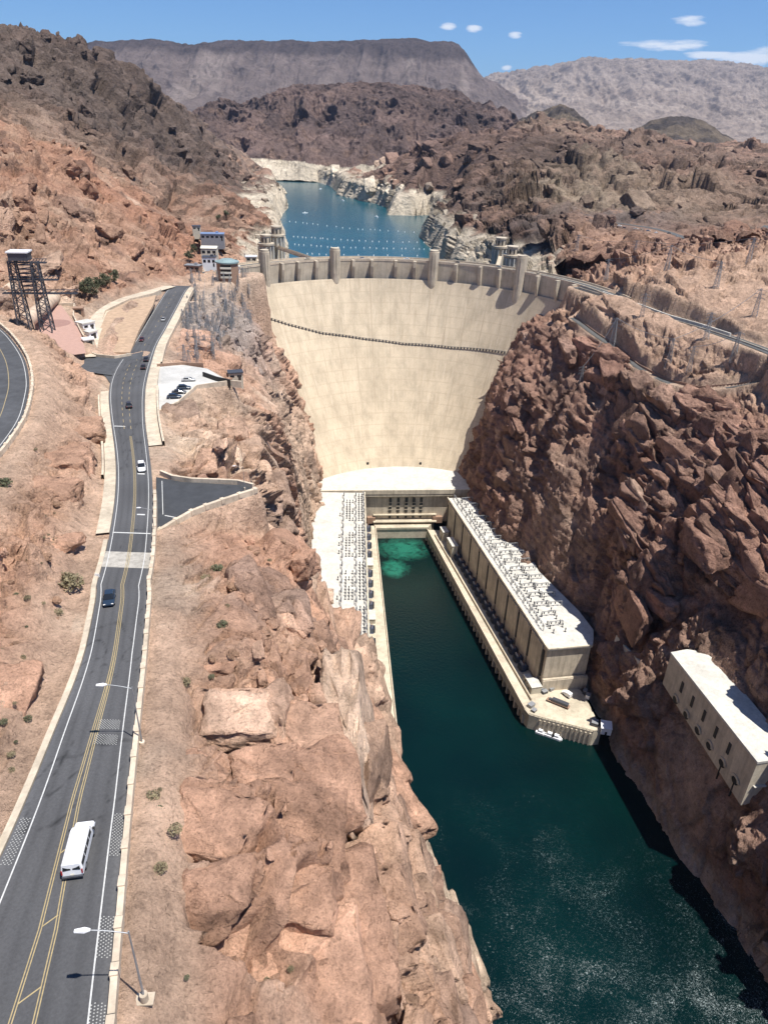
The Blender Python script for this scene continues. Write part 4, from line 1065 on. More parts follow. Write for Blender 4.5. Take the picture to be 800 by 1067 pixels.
# decks beside the wings, with arched piers towards the river
def deck(name, label, outer, inner, zt=ZD, npier=34):
    w = empty(name, (outer[0][0], outer[0][1], 0)); tag(w, label, 'quay')
    mb = MB(); mb.prism(list(outer)+list(inner)[::-1], 4.6, zt); mb.prism([((a[0]*3+b_[0])/4, (a[1]*3+b_[1])/4) for a, b_ in zip(outer, inner)]+list(inner)[::-1], -3, 4.59)
    put(mb, 'slab', [M['deck']], w)
    a, b_ = Vector((*outer[0], 0)), Vector((*outer[-1], 0)); L = (b_-a).length; d = (b_-a)/L; i3 = Vector((*inner[0], 0)); n = Vector((d.y, -d.x, 0))
    if n.dot(a-i3) < 0: n = -n
    for i in range(npier+1):
        mb = MB(); p = a+d*L*i/npier-n*1.0; mb.box((p.x, p.y, 1.6), (1.5, 2.6, 6.2), math.atan2(d.y, d.x)); put(mb, 'pier', [M['wall']], w)
    mb = MB(); mb.bar(a-n*.3+Vector((0, 0, zt+.5)), b_-n*.3+Vector((0, 0, zt+.5)), .5, 1.0)
    put(mb, 'kerb_wall', [M['para']], w)
    return w
RO = [un(444.5, 552, ZD), un(545.5, 739, ZD)]
deck('draft_tube_deck', 'pale concrete deck with arched piers along the right powerhouse wing', RO, [(RA[0]-.2, RA[1]), (RB[0]-.2, RB[1])])
LO = [un(391.5, 548, ZD), un(402, 650, ZD), un(418.5, 800, ZD)]; LO = [LO[0], LO[2]]
deck('draft_tube_deck', 'pale concrete deck with a row of transformers along the left powerhouse wing', LO, [(LA[0]+.2, LA[1]), (-2.5, 232)])
# inner wall of the right deck separating walkway and transformer bays
mb = MB(); a = Vector((*RO[0], 0)).lerp(rA, .42); b_ = Vector((*RO[1], 0)).lerp(rB, .42); a.y -= 8; mb.bar(a+Vector((0, 0, ZD+.8)), b_+Vector((0, 0, ZD+.8)), .6, 1.7)
tag(put(mb, 'deck_wall', [M['deck']], None), 'long low wall between the right deck walkway and the transformer bays', 'wall')
# downstream platform
pf = [un(px, py, ZD) for px, py in ((543, 735), (551, 745), (560.6, 748), (617.5, 763), (626, 762), (619, 745), (611, 729), (604.5, 719), (596, 713), (580, 711), (560, 700))]
t_ = empty('service_platform', (*pf[2], 0)); tag(t_, 'pale concrete platform with vehicles at the end of the right powerhouse wing', 'platform')
mb = MB(); mb.prism(pf, -3, ZD+.02); put(mb, 'slab', [M['deck']], t_)
railing('railing', [(x, y, ZD) for x, y in (pf[1], pf[2], pf[3], pf[4])], 1.1, t_, 1.6, 'dark', .12)
for i in range(12):
    mb = MB(); a, b_ = Vector((*pf[2], 0)), Vector((*pf[3], 0)); p = a.lerp(b_, (i+.5)/12); dd = (b_-a).normalized(); nn_ = Vector((dd.y, -dd.x, 0)); p += nn_*.25
    mb.box((p.x, p.y, 3), (.8, .5, 10), math.atan2(dd.y, dd.x)); put(mb, 'pier', [M['wall']], t_)
# ------------------------------------------------------------------ equipment on decks and roofs
def child_copy_to(src, loc, rz, label=None, group=None):
    c = copy_tree(src); c.location = loc; c.rotation_euler.z = rz
    if label: c['label'] = label
    if group: c['group'] = group
    return c
def make_transformer():
    t = empty('transformer'); 
    mb = MB(); mb.box((0, 0, 2.0), (3.6, 2.6, 3.6)); mb.box((0, 0, .15), (4.4, 3.2, .3)); mb.build('tank', [M['bsteel']], t, bevel=.08)
    for s in (-1, 1):
        mb = MB()
        for k in range(7): mb.box((-1.6+k*.53, s*1.9, 1.9), (.16, 1.0, 2.9))
        mb.build('radiator', [M['dsteel']], t)
    for k in range(3):
        mb = MB(); x = -1.1+k*1.1
        for j in range(5): mb.tube((x, .2, 3.8+j*.32), (x, .2, 4.05+j*.32), .26, .2, 8)
        mb.tube((x, .2, 3.7), (x, .2, 5.6), .1, .07, 6); mb.build('bushing', [M['brick']], t)
    mb = MB(); mb.tube((-1.7, -.8, 4.6), (1.7, -.8, 4.6), .42, n=10); mb.bar((-1, -.8, 3.8), (-1, -.8, 4.4), .15); mb.bar((1, -.8, 3.8), (1, -.8, 4.4), .15); mb.build('conservator', [M['steel']], t)
    return t
tr = make_transformer(); first = True
GT = 'transformers on the powerhouse decks'
def place_first(src, flag, loc, rz, label, cat, group):
    global _used
    if src not in _used:
        _used.add(src); src.location = loc; src.rotation_euler.z = rz; tag(src, label, cat, group); return src
    c = copy_tree(src); c.location = loc; c.rotation_euler.z = rz; c['label'] = label; c['group'] = group; return c
_used = set()
rang = math.atan2(rd.y, rd.x); lang = math.atan2(ld_.y, ld_.x)
for i in range(17):
    p = rA+rd*(40+i*(rL-50)/17)+rn*3.6
    place_first(tr, 0, (p.x, p.y, ZD), rang, 'blue-grey transformer in the row between the right powerhouse wing and its deck wall', 'transformer', GT)
for i in range(16):
    p = lA+ld_*(8+i*(lL-8)/16)+ln*2.6
    if i in (4, 9, 13): continue
    place_first(tr, 0, (p.x, p.y, ZD), lang, 'grey transformer in the row on the deck beside the left powerhouse wing', 'transformer', GT+' on the left')
def make_cabinet(w, l, h, name='equipment_cabin'):
    t = empty(name); mb = MB(); mb.box((0, 0, h/2), (l, w, h)); mb.build('walls', [M['tanbox']], t)
    mb = MB(); mb.box((0, 0, h+.15), (l+.5, w+.5, .3)); mb.build('roof', [M['roofw']], t)
    mb = MB(); mb.box((0, -w/2-.03, 1.1), (1.0, .06, 2.1)); mb.build('door', [M['dark']], t)
    for s in (-1, 1): mb = MB(); mb.box((s*l*.3, -w/2-.03, h*.65), (.9, .06, .8)); mb.build('window', [M['dark']], t)
    return t
def setup(o, loc, rz, label, cat, group=None):
    o.location = loc; o.rotation_euler.z = rz; return tag(o, label, cat, group)
p = rA+rd*11+rn*4.6; setup(make_cabinet(4, 8, 7.5), (p.x, p.y, ZD), rang, 'tall pale equipment cabin on the right deck, nearest the central powerhouse', 'cabin')
p = rA+rd*31+rn*5.0; setup(make_cabinet(4, 12, 9), (p.x, p.y, ZD), rang, 'longer tall pale equipment cabin on the right deck at the head of the transformer row', 'cabin')
p = rB-rd*7+rn*5; setup(make_cabinet(3, 4, 3.5), (p.x, p.y, ZD), rang, 'small white cabin by the near end of the right transformer row', 'cabin')
p = rB-rd*1+rn*4.2; setup(make_cabinet(5.5, 7, 4.5), (p.x, p.y, ZD), rang, 'low pale cabin against the near corner of the right powerhouse wing', 'cabin')
for i, k in enumerate((4, 9, 13)):
    p = lA+ld_*(8+k*(lL-8)/16)+ln*2.8
    setup(make_cabinet(5, 9, 3.2), (p.x, p.y, ZD), lang, ('cream flat-roofed cabin farthest up the left deck', 'cream flat-roofed cabin halfway along the left deck', 'cream flat-roofed cabin nearest on the left deck')[i], 'cabin')

def make_rack(n=3, w=9.0, h=4.5):
    t = empty('steel_rack'); mb = MB()
    for s in (-1, 1):
        x = s*w/2
        for q in (-.45, .45): mb.bar((x+q, 0, 0), (x+q*.5, 0, h), .16)
        for k in range(4): mb.bar((x-.4, 0, h*k/4), (x+.4, 0, h*(k+1)/4), .1)
    for q in (-.35, .35): mb.bar((-w/2, q, h), (w/2, q, h), .16)
    for k in range(6): mb.bar((-w/2+w*k/6, -.35, h), (-w/2+w*(k+1)/6, .35, h), .1)
    mb.build('frame', [M['steel']], t)
    for k in range(n):
        mb = MB(); x = -w/2+w*(k+.5)/n; mb.tube((x, 0, h-1.6), (x, 0, h), .16, .16, 6)
        for j in range(4): mb.tube((x, 0, h-1.5+j*.36), (x, 0, h-1.38+j*.36), .32, n=8)
        mb.build('insulator', [M['dsteel']], t)
    return t
rk = make_rack(3, 8.0, 3.4)
for i in range(17):
    for j, off in enumerate((4, 12, 19.5)):
        p = rA+rd*(6+i*(rL-16)/17+j*1.5)-rn*off
        if j == 2 and (i < 1 or i in (5, 6)): continue
        if i > 14 and j == 2: continue
        place_first(rk, 0, (p.x, p.y, ZP), rang+(math.pi/2 if j else 0)+random.uniform(-.03, .03), ('steel rack in the row along the river edge of the crowded white roof', 'steel rack in the middle row of the crowded white roof', 'steel rack in the cliff-side row of the crowded white roof')[j], 'rack', 'steel racks on the right roof, row '+('by the river', 'in the middle', 'by the cliff')[j])
# small posts with insulators standing in rows
def make_post(h=2.6):
    t = empty('insulator_post'); mb = MB(); mb.box((0, 0, .15), (.9, .9, .3)); mb.bar((0, 0, 0), (0, 0, h*.55), .3); mb.build('stand', [M['dsteel']], t)
    mb = MB()
    for j in range(4): mb.tube((0, 0, h*.55+j*.3), (0, 0, h*.55+.14+j*.3), .34, n=8)
    mb.tube((0, 0, h*.5), (0, 0, h), .14, n=6); mb.build('insulator', [M['dsteel']], t); return t
po = make_post()
for i in range(44):
    for off in (8.2, 15.5):
        if random.random() < .12: continue
        p = rA+rd*(5+i*(rL-14)/44+random.uniform(-.4, .4))-rn*(off+random.uniform(-.5, .5))
        place_first(po, 0, (p.x, p.y, ZP), rang, 'dark insulator post standing among the steel racks on the right white roof', 'insulator', 'insulator posts on the right roof')
for i in range(58):
    if i % 14 > 11: continue
    for off in (2.2, 4.2, 8.5, 10.5, 12.5, 17.0):
        if off > 5 and ((i % 14) < 3 or random.random() < .2): continue
        if off > 16 and i % 3: continue
        p = lA+ld_*(6+i*(lL-10)/58)-ln*(off)
        place_first(po, 0, (p.x, p.y, ZP), lang, 'dark insulator post in the sparse rows on the left white roof', 'insulator', 'insulator posts on the left roof')
rk2 = make_rack(2, 5, 3)
for i in range(20):
    for off in (6.3, 14.8):
        p = lA+ld_*(7+i*(lL-14)/20)-ln*off
        place_first(rk2, 0, (p.x, p.y, ZP), lang, 'small steel rack in the row on the left white roof %s the river edge' % ('nearer' if off < 7 else 'away from'), 'rack', 'small steel racks in rows on the left roof, '+('near row' if off < 7 else 'far row'))
for i in range(22):
    p = lA+ld_*(5+i*(lL-8)/22)-ln*.9
    place_first(rk2, 0, (p.x, p.y, ZP), lang, 'small steel rack on the river edge of the left white roof', 'rack', 'small steel racks along the left roof edge')
# odd bits on the service platform
def pz(px, py, z=ZD): x, y = un(px, py, z); return (x, y, z)
def make_truck(L=7.5, bodycol='white', cabcol='white'):
    t = empty('truck'); mb = MB(); mb.box((-1.1, 0, 1.9), (L-2.6, 2.4, 2.3)); mb.build('cargo_box', [M[bodycol]], t, bevel=.06)
    mb = MB(); mb.prism([(L/2-2.3, -1.1), (L/2, -1.1), (L/2, 1.1), (L/2-2.3, 1.1)], .7, [1.7, 1.7, 1.7, 1.7]); mb.prism([(L/2-2.3, -1.05), (L/2-.9, -1.0), (L/2-.9, 1.0), (L/2-2.3, 1.05)], 1.7, 2.5); mb.build('cab', [M[cabcol]], t, bevel=.08)
    mb = MB(); mb.box((L/2-.88, 0, 2.1), (.06, 1.7, .6)); mb.build('windscreen', [M['glass']], t)
    for x in (-L/2+1.5, L/2-1.2):
        for s in (-1, 1): mb = MB(); mb.tube((x, s*1.2, .5), (x, s*.9, .5), .5, n=12); mb.build('wheel', [M['tyre']], t)
    mb = MB(); mb.box((0, 0, .65), (L-.6, 1.2, .2)); mb.build('chassis', [M['dsteel']], t)
    return t
setup(make_truck(), pz(587, 715.5), R(200), 'white box truck parked below the end wall of the right powerhouse wing', 'truck')
setup(make_truck(5.5), pz(590, 725), R(130), 'short white truck standing in the middle of the service platform', 'truck')
def make_trailer():
    t = empty('flatbed_trailer'); mb = MB(); mb.box((0, 0, 1.1), (12, 2.5, .3)); mb.build('bed', [M['brick']], t)
    mb = MB(); mb.box((-1, 0, 2.1), (8.5, 2.2, 1.5)); mb.box((4, 0, 1.6), (2, 1.4, .8)); mb.build('load', [M['dsteel']], t)
    for x in (-4.5, -3.3, 4):
        for s in (-1, 1): mb = MB(); mb.tube((x, s*1.2, .5), (x, s*.9, .5), .5, n=10); mb.build('wheel', [M['tyre']], t)
    return t
setup(make_trailer(), pz(581, 734), R(-30+180), 'long flatbed trailer with a dark load in the middle of the service platform', 'trailer')
def make_crate(w, l, h, m='dsteel', name='storage_crate'):
    t = empty(name); mb = MB(); mb.box((0, 0, h/2), (l, w, h)); mb.build('body', [M[m]], t)
    mb = MB(); mb.box((0, 0, h+.06), (l+.16, w+.16, .12)); mb.build('lid', [M['steel']], t); return t
for i, (px, py, w, l, h, m_n2, lab) in enumerate(((561, 720, 2.4, 5, 2.2, 'dsteel', 'dark crate at the back left of the service platform below the cabin'), (567, 722, 2, 3, 1.6, 'dsteel', 'second dark crate at the back of the service platform'),
     (574, 719, 2, 3, 1.8, 'steel', 'grey crate at the back of the service platform beside the truck'), (553, 736, 2.4, 3.4, 1.8, 'steel', 'grey crate by the river corner of the service platform'), (556, 741, 2, 2.5, 1.2, 'dsteel', 'low dark crate by the river railing of the platform'),
     (612, 727, 2, 2.6, 2.4, 'white', 'white crate on the cliff side of the platform'), (609, 722, 2, 3, 2.0, 'dsteel', 'dark crate on the cliff side of the platform'), (619, 755, 3, 3.4, 2.2, 'dsteel', 'dark crate near the far right corner of the platform'))):
    setup(make_crate(w, l, h, m_n2), pz(px, py), R(20+i*7), lab, 'crate')
def make_shed(w, l, h):
    t = empty('white_shed'); mb = MB(); mb.box((0, 0, h/2), (l, w, h)); mb.build('walls', [M['white']], t)
    mb = MB(); mb.prism([(-l/2-.2, -w/2-.2), (l/2+.2, -w/2-.2), (l/2+.2, w/2+.2), (-l/2-.2, w/2+.2)], h+.01, [h+.2, h+.2, h+.8, h+.8]); mb.build('roof', [M['white']], t)
    mb = MB(); mb.box((0, -w/2-.03, 1), (1, .05, 2)); mb.build('door', [M['glass']], t); return t
setup(make_shed(5, 5, 4), pz(630, 762, 8), R(-10), 'bright white shed on the rocks at the right corner of the service platform', 'shed')
def make_float(L=5.5):
    t = empty('work_boat'); mb = MB()
    mb.prism([(-L/2, -1.2), (L/2-1.4, -1.2), (L/2, 0), (L/2-1.4, 1.2), (-L/2, 1.2)], -.2, .9); mb.build('hull', [M['white']], t)
    mb = MB(); mb.box((-.4, 0, 1.6), (2.2, 1.7, 1.4)); mb.build('cabin', [M['white']], t); mb = MB(); mb.box((.73, 0, 1.8), (.05, 1.4, .6)); mb.build('window', [M['glass']], t); return t
for i, (px, py, lab) in enumerate(((563.5, 764, 'white work boat moored below the platform, the one nearest the river'), (573, 767, 'white work boat moored in the middle below the platform'), (580, 769.5, 'white work boat moored below the platform, the one nearest the cliff'))):
    setup(make_float(), pz(px, py, .2), R(-25), lab, 'boat', 'work boats moored below the platform')

# ------------------------------------------------------------------ valve house on the right cliff
ZV, ZB = 68.0, 44.0
VA, VB = Vector((*un(699, 680, ZV), 0)), Vector((*un(789, 794, ZV), 0))
vd = (VB-VA).normalized(); vn = Vector((-vd.y, vd.x, 0)); vn = -vn if vn.x > 0 else vn   # vn: towards the river
vh = empty('valve_house', (VA.x, VA.y, ZB)); tag(vh, 'pale concrete outlet house with slot windows and round ports high on the right cliff', 'building')
back = [un(803, 781, ZV), un(800, 772, ZV), un(760, 722, ZV), un(738, 693, ZV), un(722, 680, ZV), un(712, 679.5, ZV)]
VD = VB
mb = MB(); f0 = [(VA.x, VA.y), (VD.x, VD.y)]
bb = [(q[0]+6, q[1]) for q in back]; bb[0] = (VB.x-vn.x*14, VB.y-vn.y*14); bb[-1] = (VA.x-vn.x*8, VA.y-vn.y*8+1)
mb.prism(f0+bb, [50, 44.5]+[46]*len(bb), ZV-.8); put(mb, 'walls', [M['wall2']], vh)
mb = MB(); mb.prism([(VA.x+vn.x*.35, VA.y+vn.y*.35), (VD.x+vn.x*.35+vd.x*.3, VD.y+vn.y*.35+vd.y*.3)]+bb, ZV-.79, ZV+.3); put(mb, 'roof', [M['roofw']], vh)
def on_face(px, py):
    d = cf+cr*(px-400)/FPX+cu*(533.5-py)/FPX; n3 = np.array([vn.x, vn.y, 0]); t = (np.array([VA.x, VA.y, CZ])-np.array([0, 0, CZ]))@n3/(d@n3)
    return Vector((d[0]*t, d[1]*t, CZ+d[2]*t))
va_ = math.atan2(vd.y, vd.x)
for px, py in ((710, 716), (721, 731), (733, 746), (745.5, 763), (759, 780)):
    p = on_face(px, py)+vn*.02; mb = MB(); mb.box(p, (1.5, .5, 5.6), va_); put(mb, 'window', [M['dark']], vh)
for i, (px, py) in enumerate(((703.5, 729), (714.5, 745), (726.5, 761), (738.5, 777), (752, 795), (765.5, 813))):
    p = on_face(px, py); mb = MB(); mb.tube(p-vn*.5, p+vn*.25, 1.9, n=24); put(mb, 'port_shadow_disc' if 0 else 'round_port', [M['dark']], vh)
    mb = MB()
    for k in range(14):      # raised hood over each port
        a0_, a1_ = math.pi*(k/13*.9+.05), math.pi*((k+1)/13*.9+.05)
        q = lambda a_, r: p+vd*math.cos(a_)*r+Vector((0, 0, 1))*math.sin(a_)*r
        mb.bar(q(a0_, 2.25)+vn*.45, q(a1_, 2.25)+vn*.45, .4, 1.0)
    put(mb, 'port_hood', [M['wall2']], vh)
    if i >= 4: mb = MB(); mb.bar(p+vn*.05, p+vn*.05-Vector((0, 0, 9)), .7, .3); put(mb, 'stain', [M['dark']], vh)
mb = MB(); mb.bar(VD+vd*.5-vn*2+Vector((0, 0, ZV-13)), VD+vd*.5-vn*10+Vector((0, 0, ZV-13)), 1.0, .4); put(mb, 'side_ledge', [M['roofw']], vh)
mb = MB(); pr_ = [surf(*q, z_hi=120, step=.5) for q in ((645, 663), (655, 676), (665, 686), (675, 697), (687, 708))]
for a, b_ in zip(pr_[:-1], pr_[1:]): mb.bar((a[0]-1.5, a[1], a[2]-1.5), (b_[0]-1.5, b_[1], b_[2]-1.5), 1.0, 5)
tag(put(mb, 'ramp_wall', [M['roofw']], None), 'pale ramp wall climbing the dark cliff towards the outlet house', 'wall')

# ------------------------------------------------------------------ intake towers in the lake
def make_intake():
    t = empty('intake_tower'); H = 70
    mb = MB(); mb.tube((0, 0, -60), (0, 0, 2), 6.4, n=24); mb.build('shaft', [M['wall2']], t, smooth=False)
    for k in range(12):
        a = 2*math.pi*k/12; mb = MB(); mb.box((math.cos(a)*7.0, math.sin(a)*7.0, -29), (2.6, 1.0, 60), a); mb.build('fin', [M['roofw']], t)
    mb = MB(); mb.tube((0, 0, 2), (0, 0, 3.4), 8.6, n=24); mb.tube((0, 0, 3.4), (0, 0, 9), 5.2, n=16); mb.tube((0, 0, 9), (0, 0, 10), 5.8, n=16); mb.build('crown', [M['crest']], t)
    for k in range(8): a = 2*math.pi*k/8; mb = MB(); mb.box((math.cos(a)*5.15, math.sin(a)*5.15, 6), (.4, 1.4, 3.4), a); mb.build('window', [M['dark']], t)
    return t
it = make_intake()
for px, py, Y, lab in ((288, 238, 640, 'fluted concrete intake tower in the lake by the left end of the dam'), (277, 247, 628, 'fluted concrete intake tower close against the pale shore at the dam end'),
                       (522, 250, 632, 'left one of two fluted intake towers behind the right part of the dam'), (534, 259, 612, 'right one of two fluted intake towers behind the right part of the dam')):
    x, z = aty(px, py, Y); place_first(it, 0, (x, Y, z-8), .2, lab, 'tower', 'intake towers')
for o in bpy.data.objects:
    if o.name.startswith('intake_tower') and o.location.y: o.scale = (.82, .82, 1)
def bridge(a, b_, name, label, w=3.2, mat='crest'):
    t = empty(name, a); tag(t, label, 'footbridge'); mb = MB(); mb.bar(a, b_, w, 1.2); put(mb, 'deck', [M[mat]], t)
    for s in (-1, 1):
        d = (Vector(b_)-Vector(a)).normalized(); n = Vector((-d.y, d.x, 0))*s*w/2; mb = MB(); mb.bar(Vector(a)+n+Vector((0, 0, 1.2)), Vector(b_)+n+Vector((0, 0, 1.2)), .15, 1.0); put(mb, 'parapet', [M['para']], t)
x, z = aty(288, 238, 640); bridge((x, 634, 177), (-62, 577, 177), 'access_bridge', 'concrete footbridge from the dam crest to the left intake tower')
x, z = aty(522, 250, 632); bridge((x, 626, 177), (80, 567, 177), 'access_bridge', 'concrete footbridge from the dam crest to the right intake tower')
# ------------------------------------------------------------------ roads
YS = np.concatenate([np.arange(-60, 100, 2.0), np.arange(100, 452, 4.0)])
def smooth(a, k=5):
    p = np.pad(a, (k//2, k//2), 'edge'); return np.convolve(p, np.ones(k)/k, 'valid')
XL_ = smooth(np.array([xRL(y) for y in YS]), 7); XR_ = smooth(np.array([xRR(y) for y in YS]), 7); ZZ_ = smooth(np.array([zroad(y) for y in YS]), 9)
def rp(y, f, dz=0.0):
    l, r = np.interp(y, YS, XL_), np.interp(y, YS, XR_); return (float(l+(r-l)*f), float(y), float(np.interp(y, YS, ZZ_)+dz))
def rdir(y): a, b_ = rp(y-3, .5), rp(y+3, .5); return math.atan2(b_[1]-a[1], b_[0]-a[0])
def rstrip(f0, f1, y0, y1, dz, step=2.0, mb=None):
    mb = mb or MB(); ys = np.linspace(y0, y1, max(2, int((y1-y0)/step)+1)); f0_ = f0 if callable(f0) else (lambda y: f0); f1_ = f1 if callable(f1) else (lambda y: f1)
    mb.strip([rp(y, f1_(y), dz) for y in ys], [rp(y, f0_(y), dz) for y in ys]); return mb
ysg = np.concatenate([np.arange(-60, 110, .45), np.arange(110, 449, 1.3)]); fg = np.linspace(0, 1, 34)
Pr = np.array([[rp(y, f) for f in fg] for y in ysg])
_f2 = np.broadcast_to(fg[None], Pr.shape[:2]); _q = Pr.reshape(-1, 3); trk = sum(np.exp(-((_f2-c0)/.028)**2) for c0 in (.21, .37, .64, .80)); trk = trk*(.6+.8*fbm(_q*np.array([.25, .03, 0])+3, 501, 3).reshape(trk.shape))
_sx = np.stack([_f2.ravel()*10, _q[:, 1]*.12, _q[:, 1]*0], -1); crk = sst(.035, .0, np.abs(perlin(_q*np.array([.30, .16, 0]), 503))).reshape(trk.shape)*(fbm(_q/22, 505, 2).reshape(trk.shape) > .02)
pat = (fbm(_q*np.array([.12, .05, 0]), 507, 3).reshape(trk.shape)); base_ = .074*(1-.30*trk-.5*crk+.45*pat)
base_ = base_+.02*np.exp(-((_f2-.02)/.03)**2)+.02*np.exp(-((_f2-.98)/.03)**2)
rc = np.stack([base_, base_*1.0, base_*1.03], -1)
m, nt, b = newmat('road_asphalt'); at = N(nt, 'ShaderNodeVertexColor'); at.layer_name = 'tint'
nt.links.new(mix(nt, at.outputs[0], ramp(nt, noise(nt, 3.5, 5, .7), [(.3, .78), (.7, 1.25)]), .8, 'MULTIPLY'), b.inputs['Base Color']); b.inputs['Roughness'].default_value = .82; bump(nt, b, noise(nt, 9, 3, .6), .4, .02); M['road'] = m
tag(grid_mesh('road', Pr, [M['road']], rc, smooth=True), 'grey two-lane road winding along the left side of the canyon to the dam', kind='structure')
# lane wear, subtly darker wheel tracks are in the asphalt itself; painted lines
wl_ = lambda y: float(np.interp(y, [28, 38, 53, 75, 110, 200, 450], [.14, .147, .14, .11, .08, .05, .06]))
wr_ = lambda y: float(np.interp(y, [28, 53, 80, 110, 200, 450], [.898, .88, .82, .86, .93, .93]))
y1_ = lambda y: float(np.interp(y, [28, 38, 53, 75, 92, 450], [.463, .49, .455, .502, .5, .5])); y2_ = lambda y: float(np.interp(y, [28, 38, 53, 75, 92, 450], [.6, .60, .525, .54, .53, .53]))
def line(f, w, y0, y1, mat, name, label, dz=.02):
    ww = lambda y: w/abs(np.interp(y, YS, XR_)-np.interp(y, YS, XL_))
    return tag(rstrip(lambda y: f(y)-ww(y)/2, lambda y: f(y)+ww(y)/2, y0, y1, dz).build(name, M[mat]), label, kind='structure')
line(wl_, .14, -60, 440, 'paintw', 'road_marking', 'white edge line on the left side of the road'); line(wr_, .14, -60, 440, 'paintw', 'road_marking', 'white edge line on the right side of the road')
for k, fn_ in enumerate((y1_, y2_)):
    for o_ in (-.12, .12):
        line(lambda y, fn_=fn_, o_=o_: fn_(y)+o_/abs(np.interp(y, YS, XR_)-np.interp(y, YS, XL_)), .10, -60, 180, 'painty', 'road_marking', 'double yellow centre line')
mb = MB()
for y, dy in ((31.5, 1.2), (38.2, 1.0), (46, .8)):
    a, b_ = Vector(rp(y, y1_(y)+.008, .02)), Vector(rp(y+dy*1.2, y2_(y)-.008, .02)); mb.bar(a, b_, .12, .01)
for y in np.arange(186, 262, 6.0):
    for f in (.36, .56): mb.bar(rp(y, f, .02), rp(y+3, f, .02), .14, .01)
for y in np.arange(268, 430, 12.0): mb.bar(rp(y, .5, .02), rp(y+4, .5, .02), .14, .01)
tag(mb.build('road_marking', M['painty']), 'yellow cross strokes and dashes of the road median', kind='structure')
mb = MB()
def studs(fa, fb, ya, yb, nf, ny):
    for i in range(ny):
        for j in range(nf):
            y = ya+(yb-ya)*i/(ny-1)+(.18 if j % 2 else 0); mb.box(rp(y, fa+(fb-fa)*j/(nf-1), .03), (.11, .10, .04), 0)
studs(.905, .985, 29.5, 31.6, 5, 9); studs(.90, .985, 35.6, 39.2, 6, 12); studs(.905, .985, 46.0, 51, 6, 14); studs(.03, .11, 44.5, 50, 6, 14); studs(.54, .80, 61.6, 63.0, 15, 5); studs(.54, .80, 64.3, 65.7, 15, 5)
tag(mb.build('road_studs', M['stud']), 'white warning studs set in patches in the asphalt', kind='structure')
_ya, _yb = on_road(130, 591)[1], on_road(130, 575)[1]
sb = rstrip(-.04, 1.02, _ya, _yb, .012).build('concrete_band', concrete('band', (.40, .375, .33), .25, .9, 1, 1.2)); tag(sb, 'pale concrete slab band crossing the road', kind='structure')
_yc, _yd = on_road(140, 556)[1], on_road(145, 537)[1]
mb = rstrip(.6, .8, _yd, _yd+.6, .02); rstrip(.06, .96, _yc, _yc+.4, .02, mb=mb); rstrip(.05, .4, 188, 188.6, .02, mb=mb); rstrip(.6, .8, 152, 152.7, .02, mb=mb); tag(mb.build('stop_line', M['paintw']), 'thin white bars across the road', kind='structure')
# guard wall on the canyon side with piers, from the near edge to the pull-off
def offs(y, side, d, dz=0.0):
    a = rdir(y); p = rp(y, 1 if side > 0 else 0, dz); return (p[0]+math.sin(a)*d*side, p[1]-math.cos(a)*d*side, p[2])
gw = empty('guard_wall', rp(60, 1.0)); tag(gw, 'long pale concrete guard wall with piers on the canyon side of the road', 'wall')
def wallstrip(ys, side, d0, d1, h, dz=0.0, mb=None):
    mb = mb or MB(); A = [offs(y, side, d0) for y in ys]; B = [offs(y, side, d1) for y in ys]
    U = lambda L, z: [(p[0], p[1], p[2]+z) for p in L]
    if side > 0: A, B = B, A
    mb.strip(U(A, h), U(B, h)); mb.strip(U(A, -1.2), U(A, h)); mb.strip(U(B, h), U(B, -1.2)); return mb
ys1 = np.concatenate([np.arange(-60, 142, 1.5)])
put(wallstrip(ys1, 1, .15, .75, .85), 'wall', [M['para']], gw)
for y in np.arange(-8, 140, 4.2):
    mb = MB(); p = offs(y, 1, .45); mb.box((p[0], p[1], p[2]+.5), (1.1, .7, 1.15), rdir(y)-math.pi/2+math.pi/2); put(mb, 'pier', [M['para']], gw)
    mb = MB(); p = offs(y+.65, 1, .45); mb.box((p[0], p[1], p[2]+.45), (.14, .68, .86), rdir(y)); put(mb, 'notch_shade', [M['dark']], gw)  # dark strip beside each pier paints the shade of the wall's notches
# crusher-dust verge right of the wall near the camera
ys2 = np.arange(10, 72, 2.0)
# far part: wide sidewalk with a low outer wall along the cliff edge
ys3 = np.arange(172, 446, 4.0)
tag(wallstrip(ys3, 1, .1, 3.6, .16).build('pavement', M['walk']), 'wide pale pavement on the right side of the far road', kind='structure')
seg = [np.arange(172, 232, 3.0), np.arange(262, 446, 4.0)]
for k, s_ in enumerate(seg):
    w = tag(wallstrip(s_, 1, 3.7, 4.2, 1.1).build('parapet_wall', M['para']), ('low pale parapet between the far road pavement and the cliff, below the parking apron', 'long pale parapet on the outer edge of the far road above the switchyard slope')[k], 'wall')
tag(wallstrip(np.arange(120, 226, 3.0), -1, .1, 2.6, .12).build('verge', M['walk']), 'pale gravelly verge left of the road', kind='structure')
tag(wallstrip(np.arange(-60, 120, 3.0), -1, .1, .9, .12).build('verge', M['walk']), 'narrow pale verge left of the near road', kind='structure')
tag(wallstrip(np.arange(24, 50, 2.0), -1, .9, 1.3, .7).build('barrier', M['para']), 'low pale barrier at the left edge of the road near the bottom of the view', 'wall')
tag(wallstrip(np.arange(150, 222, 3.0), -1, 2.7, 3.2, .9).build('parapet_wall', M['para']), 'low pale wall left of the road where it bends', 'wall')
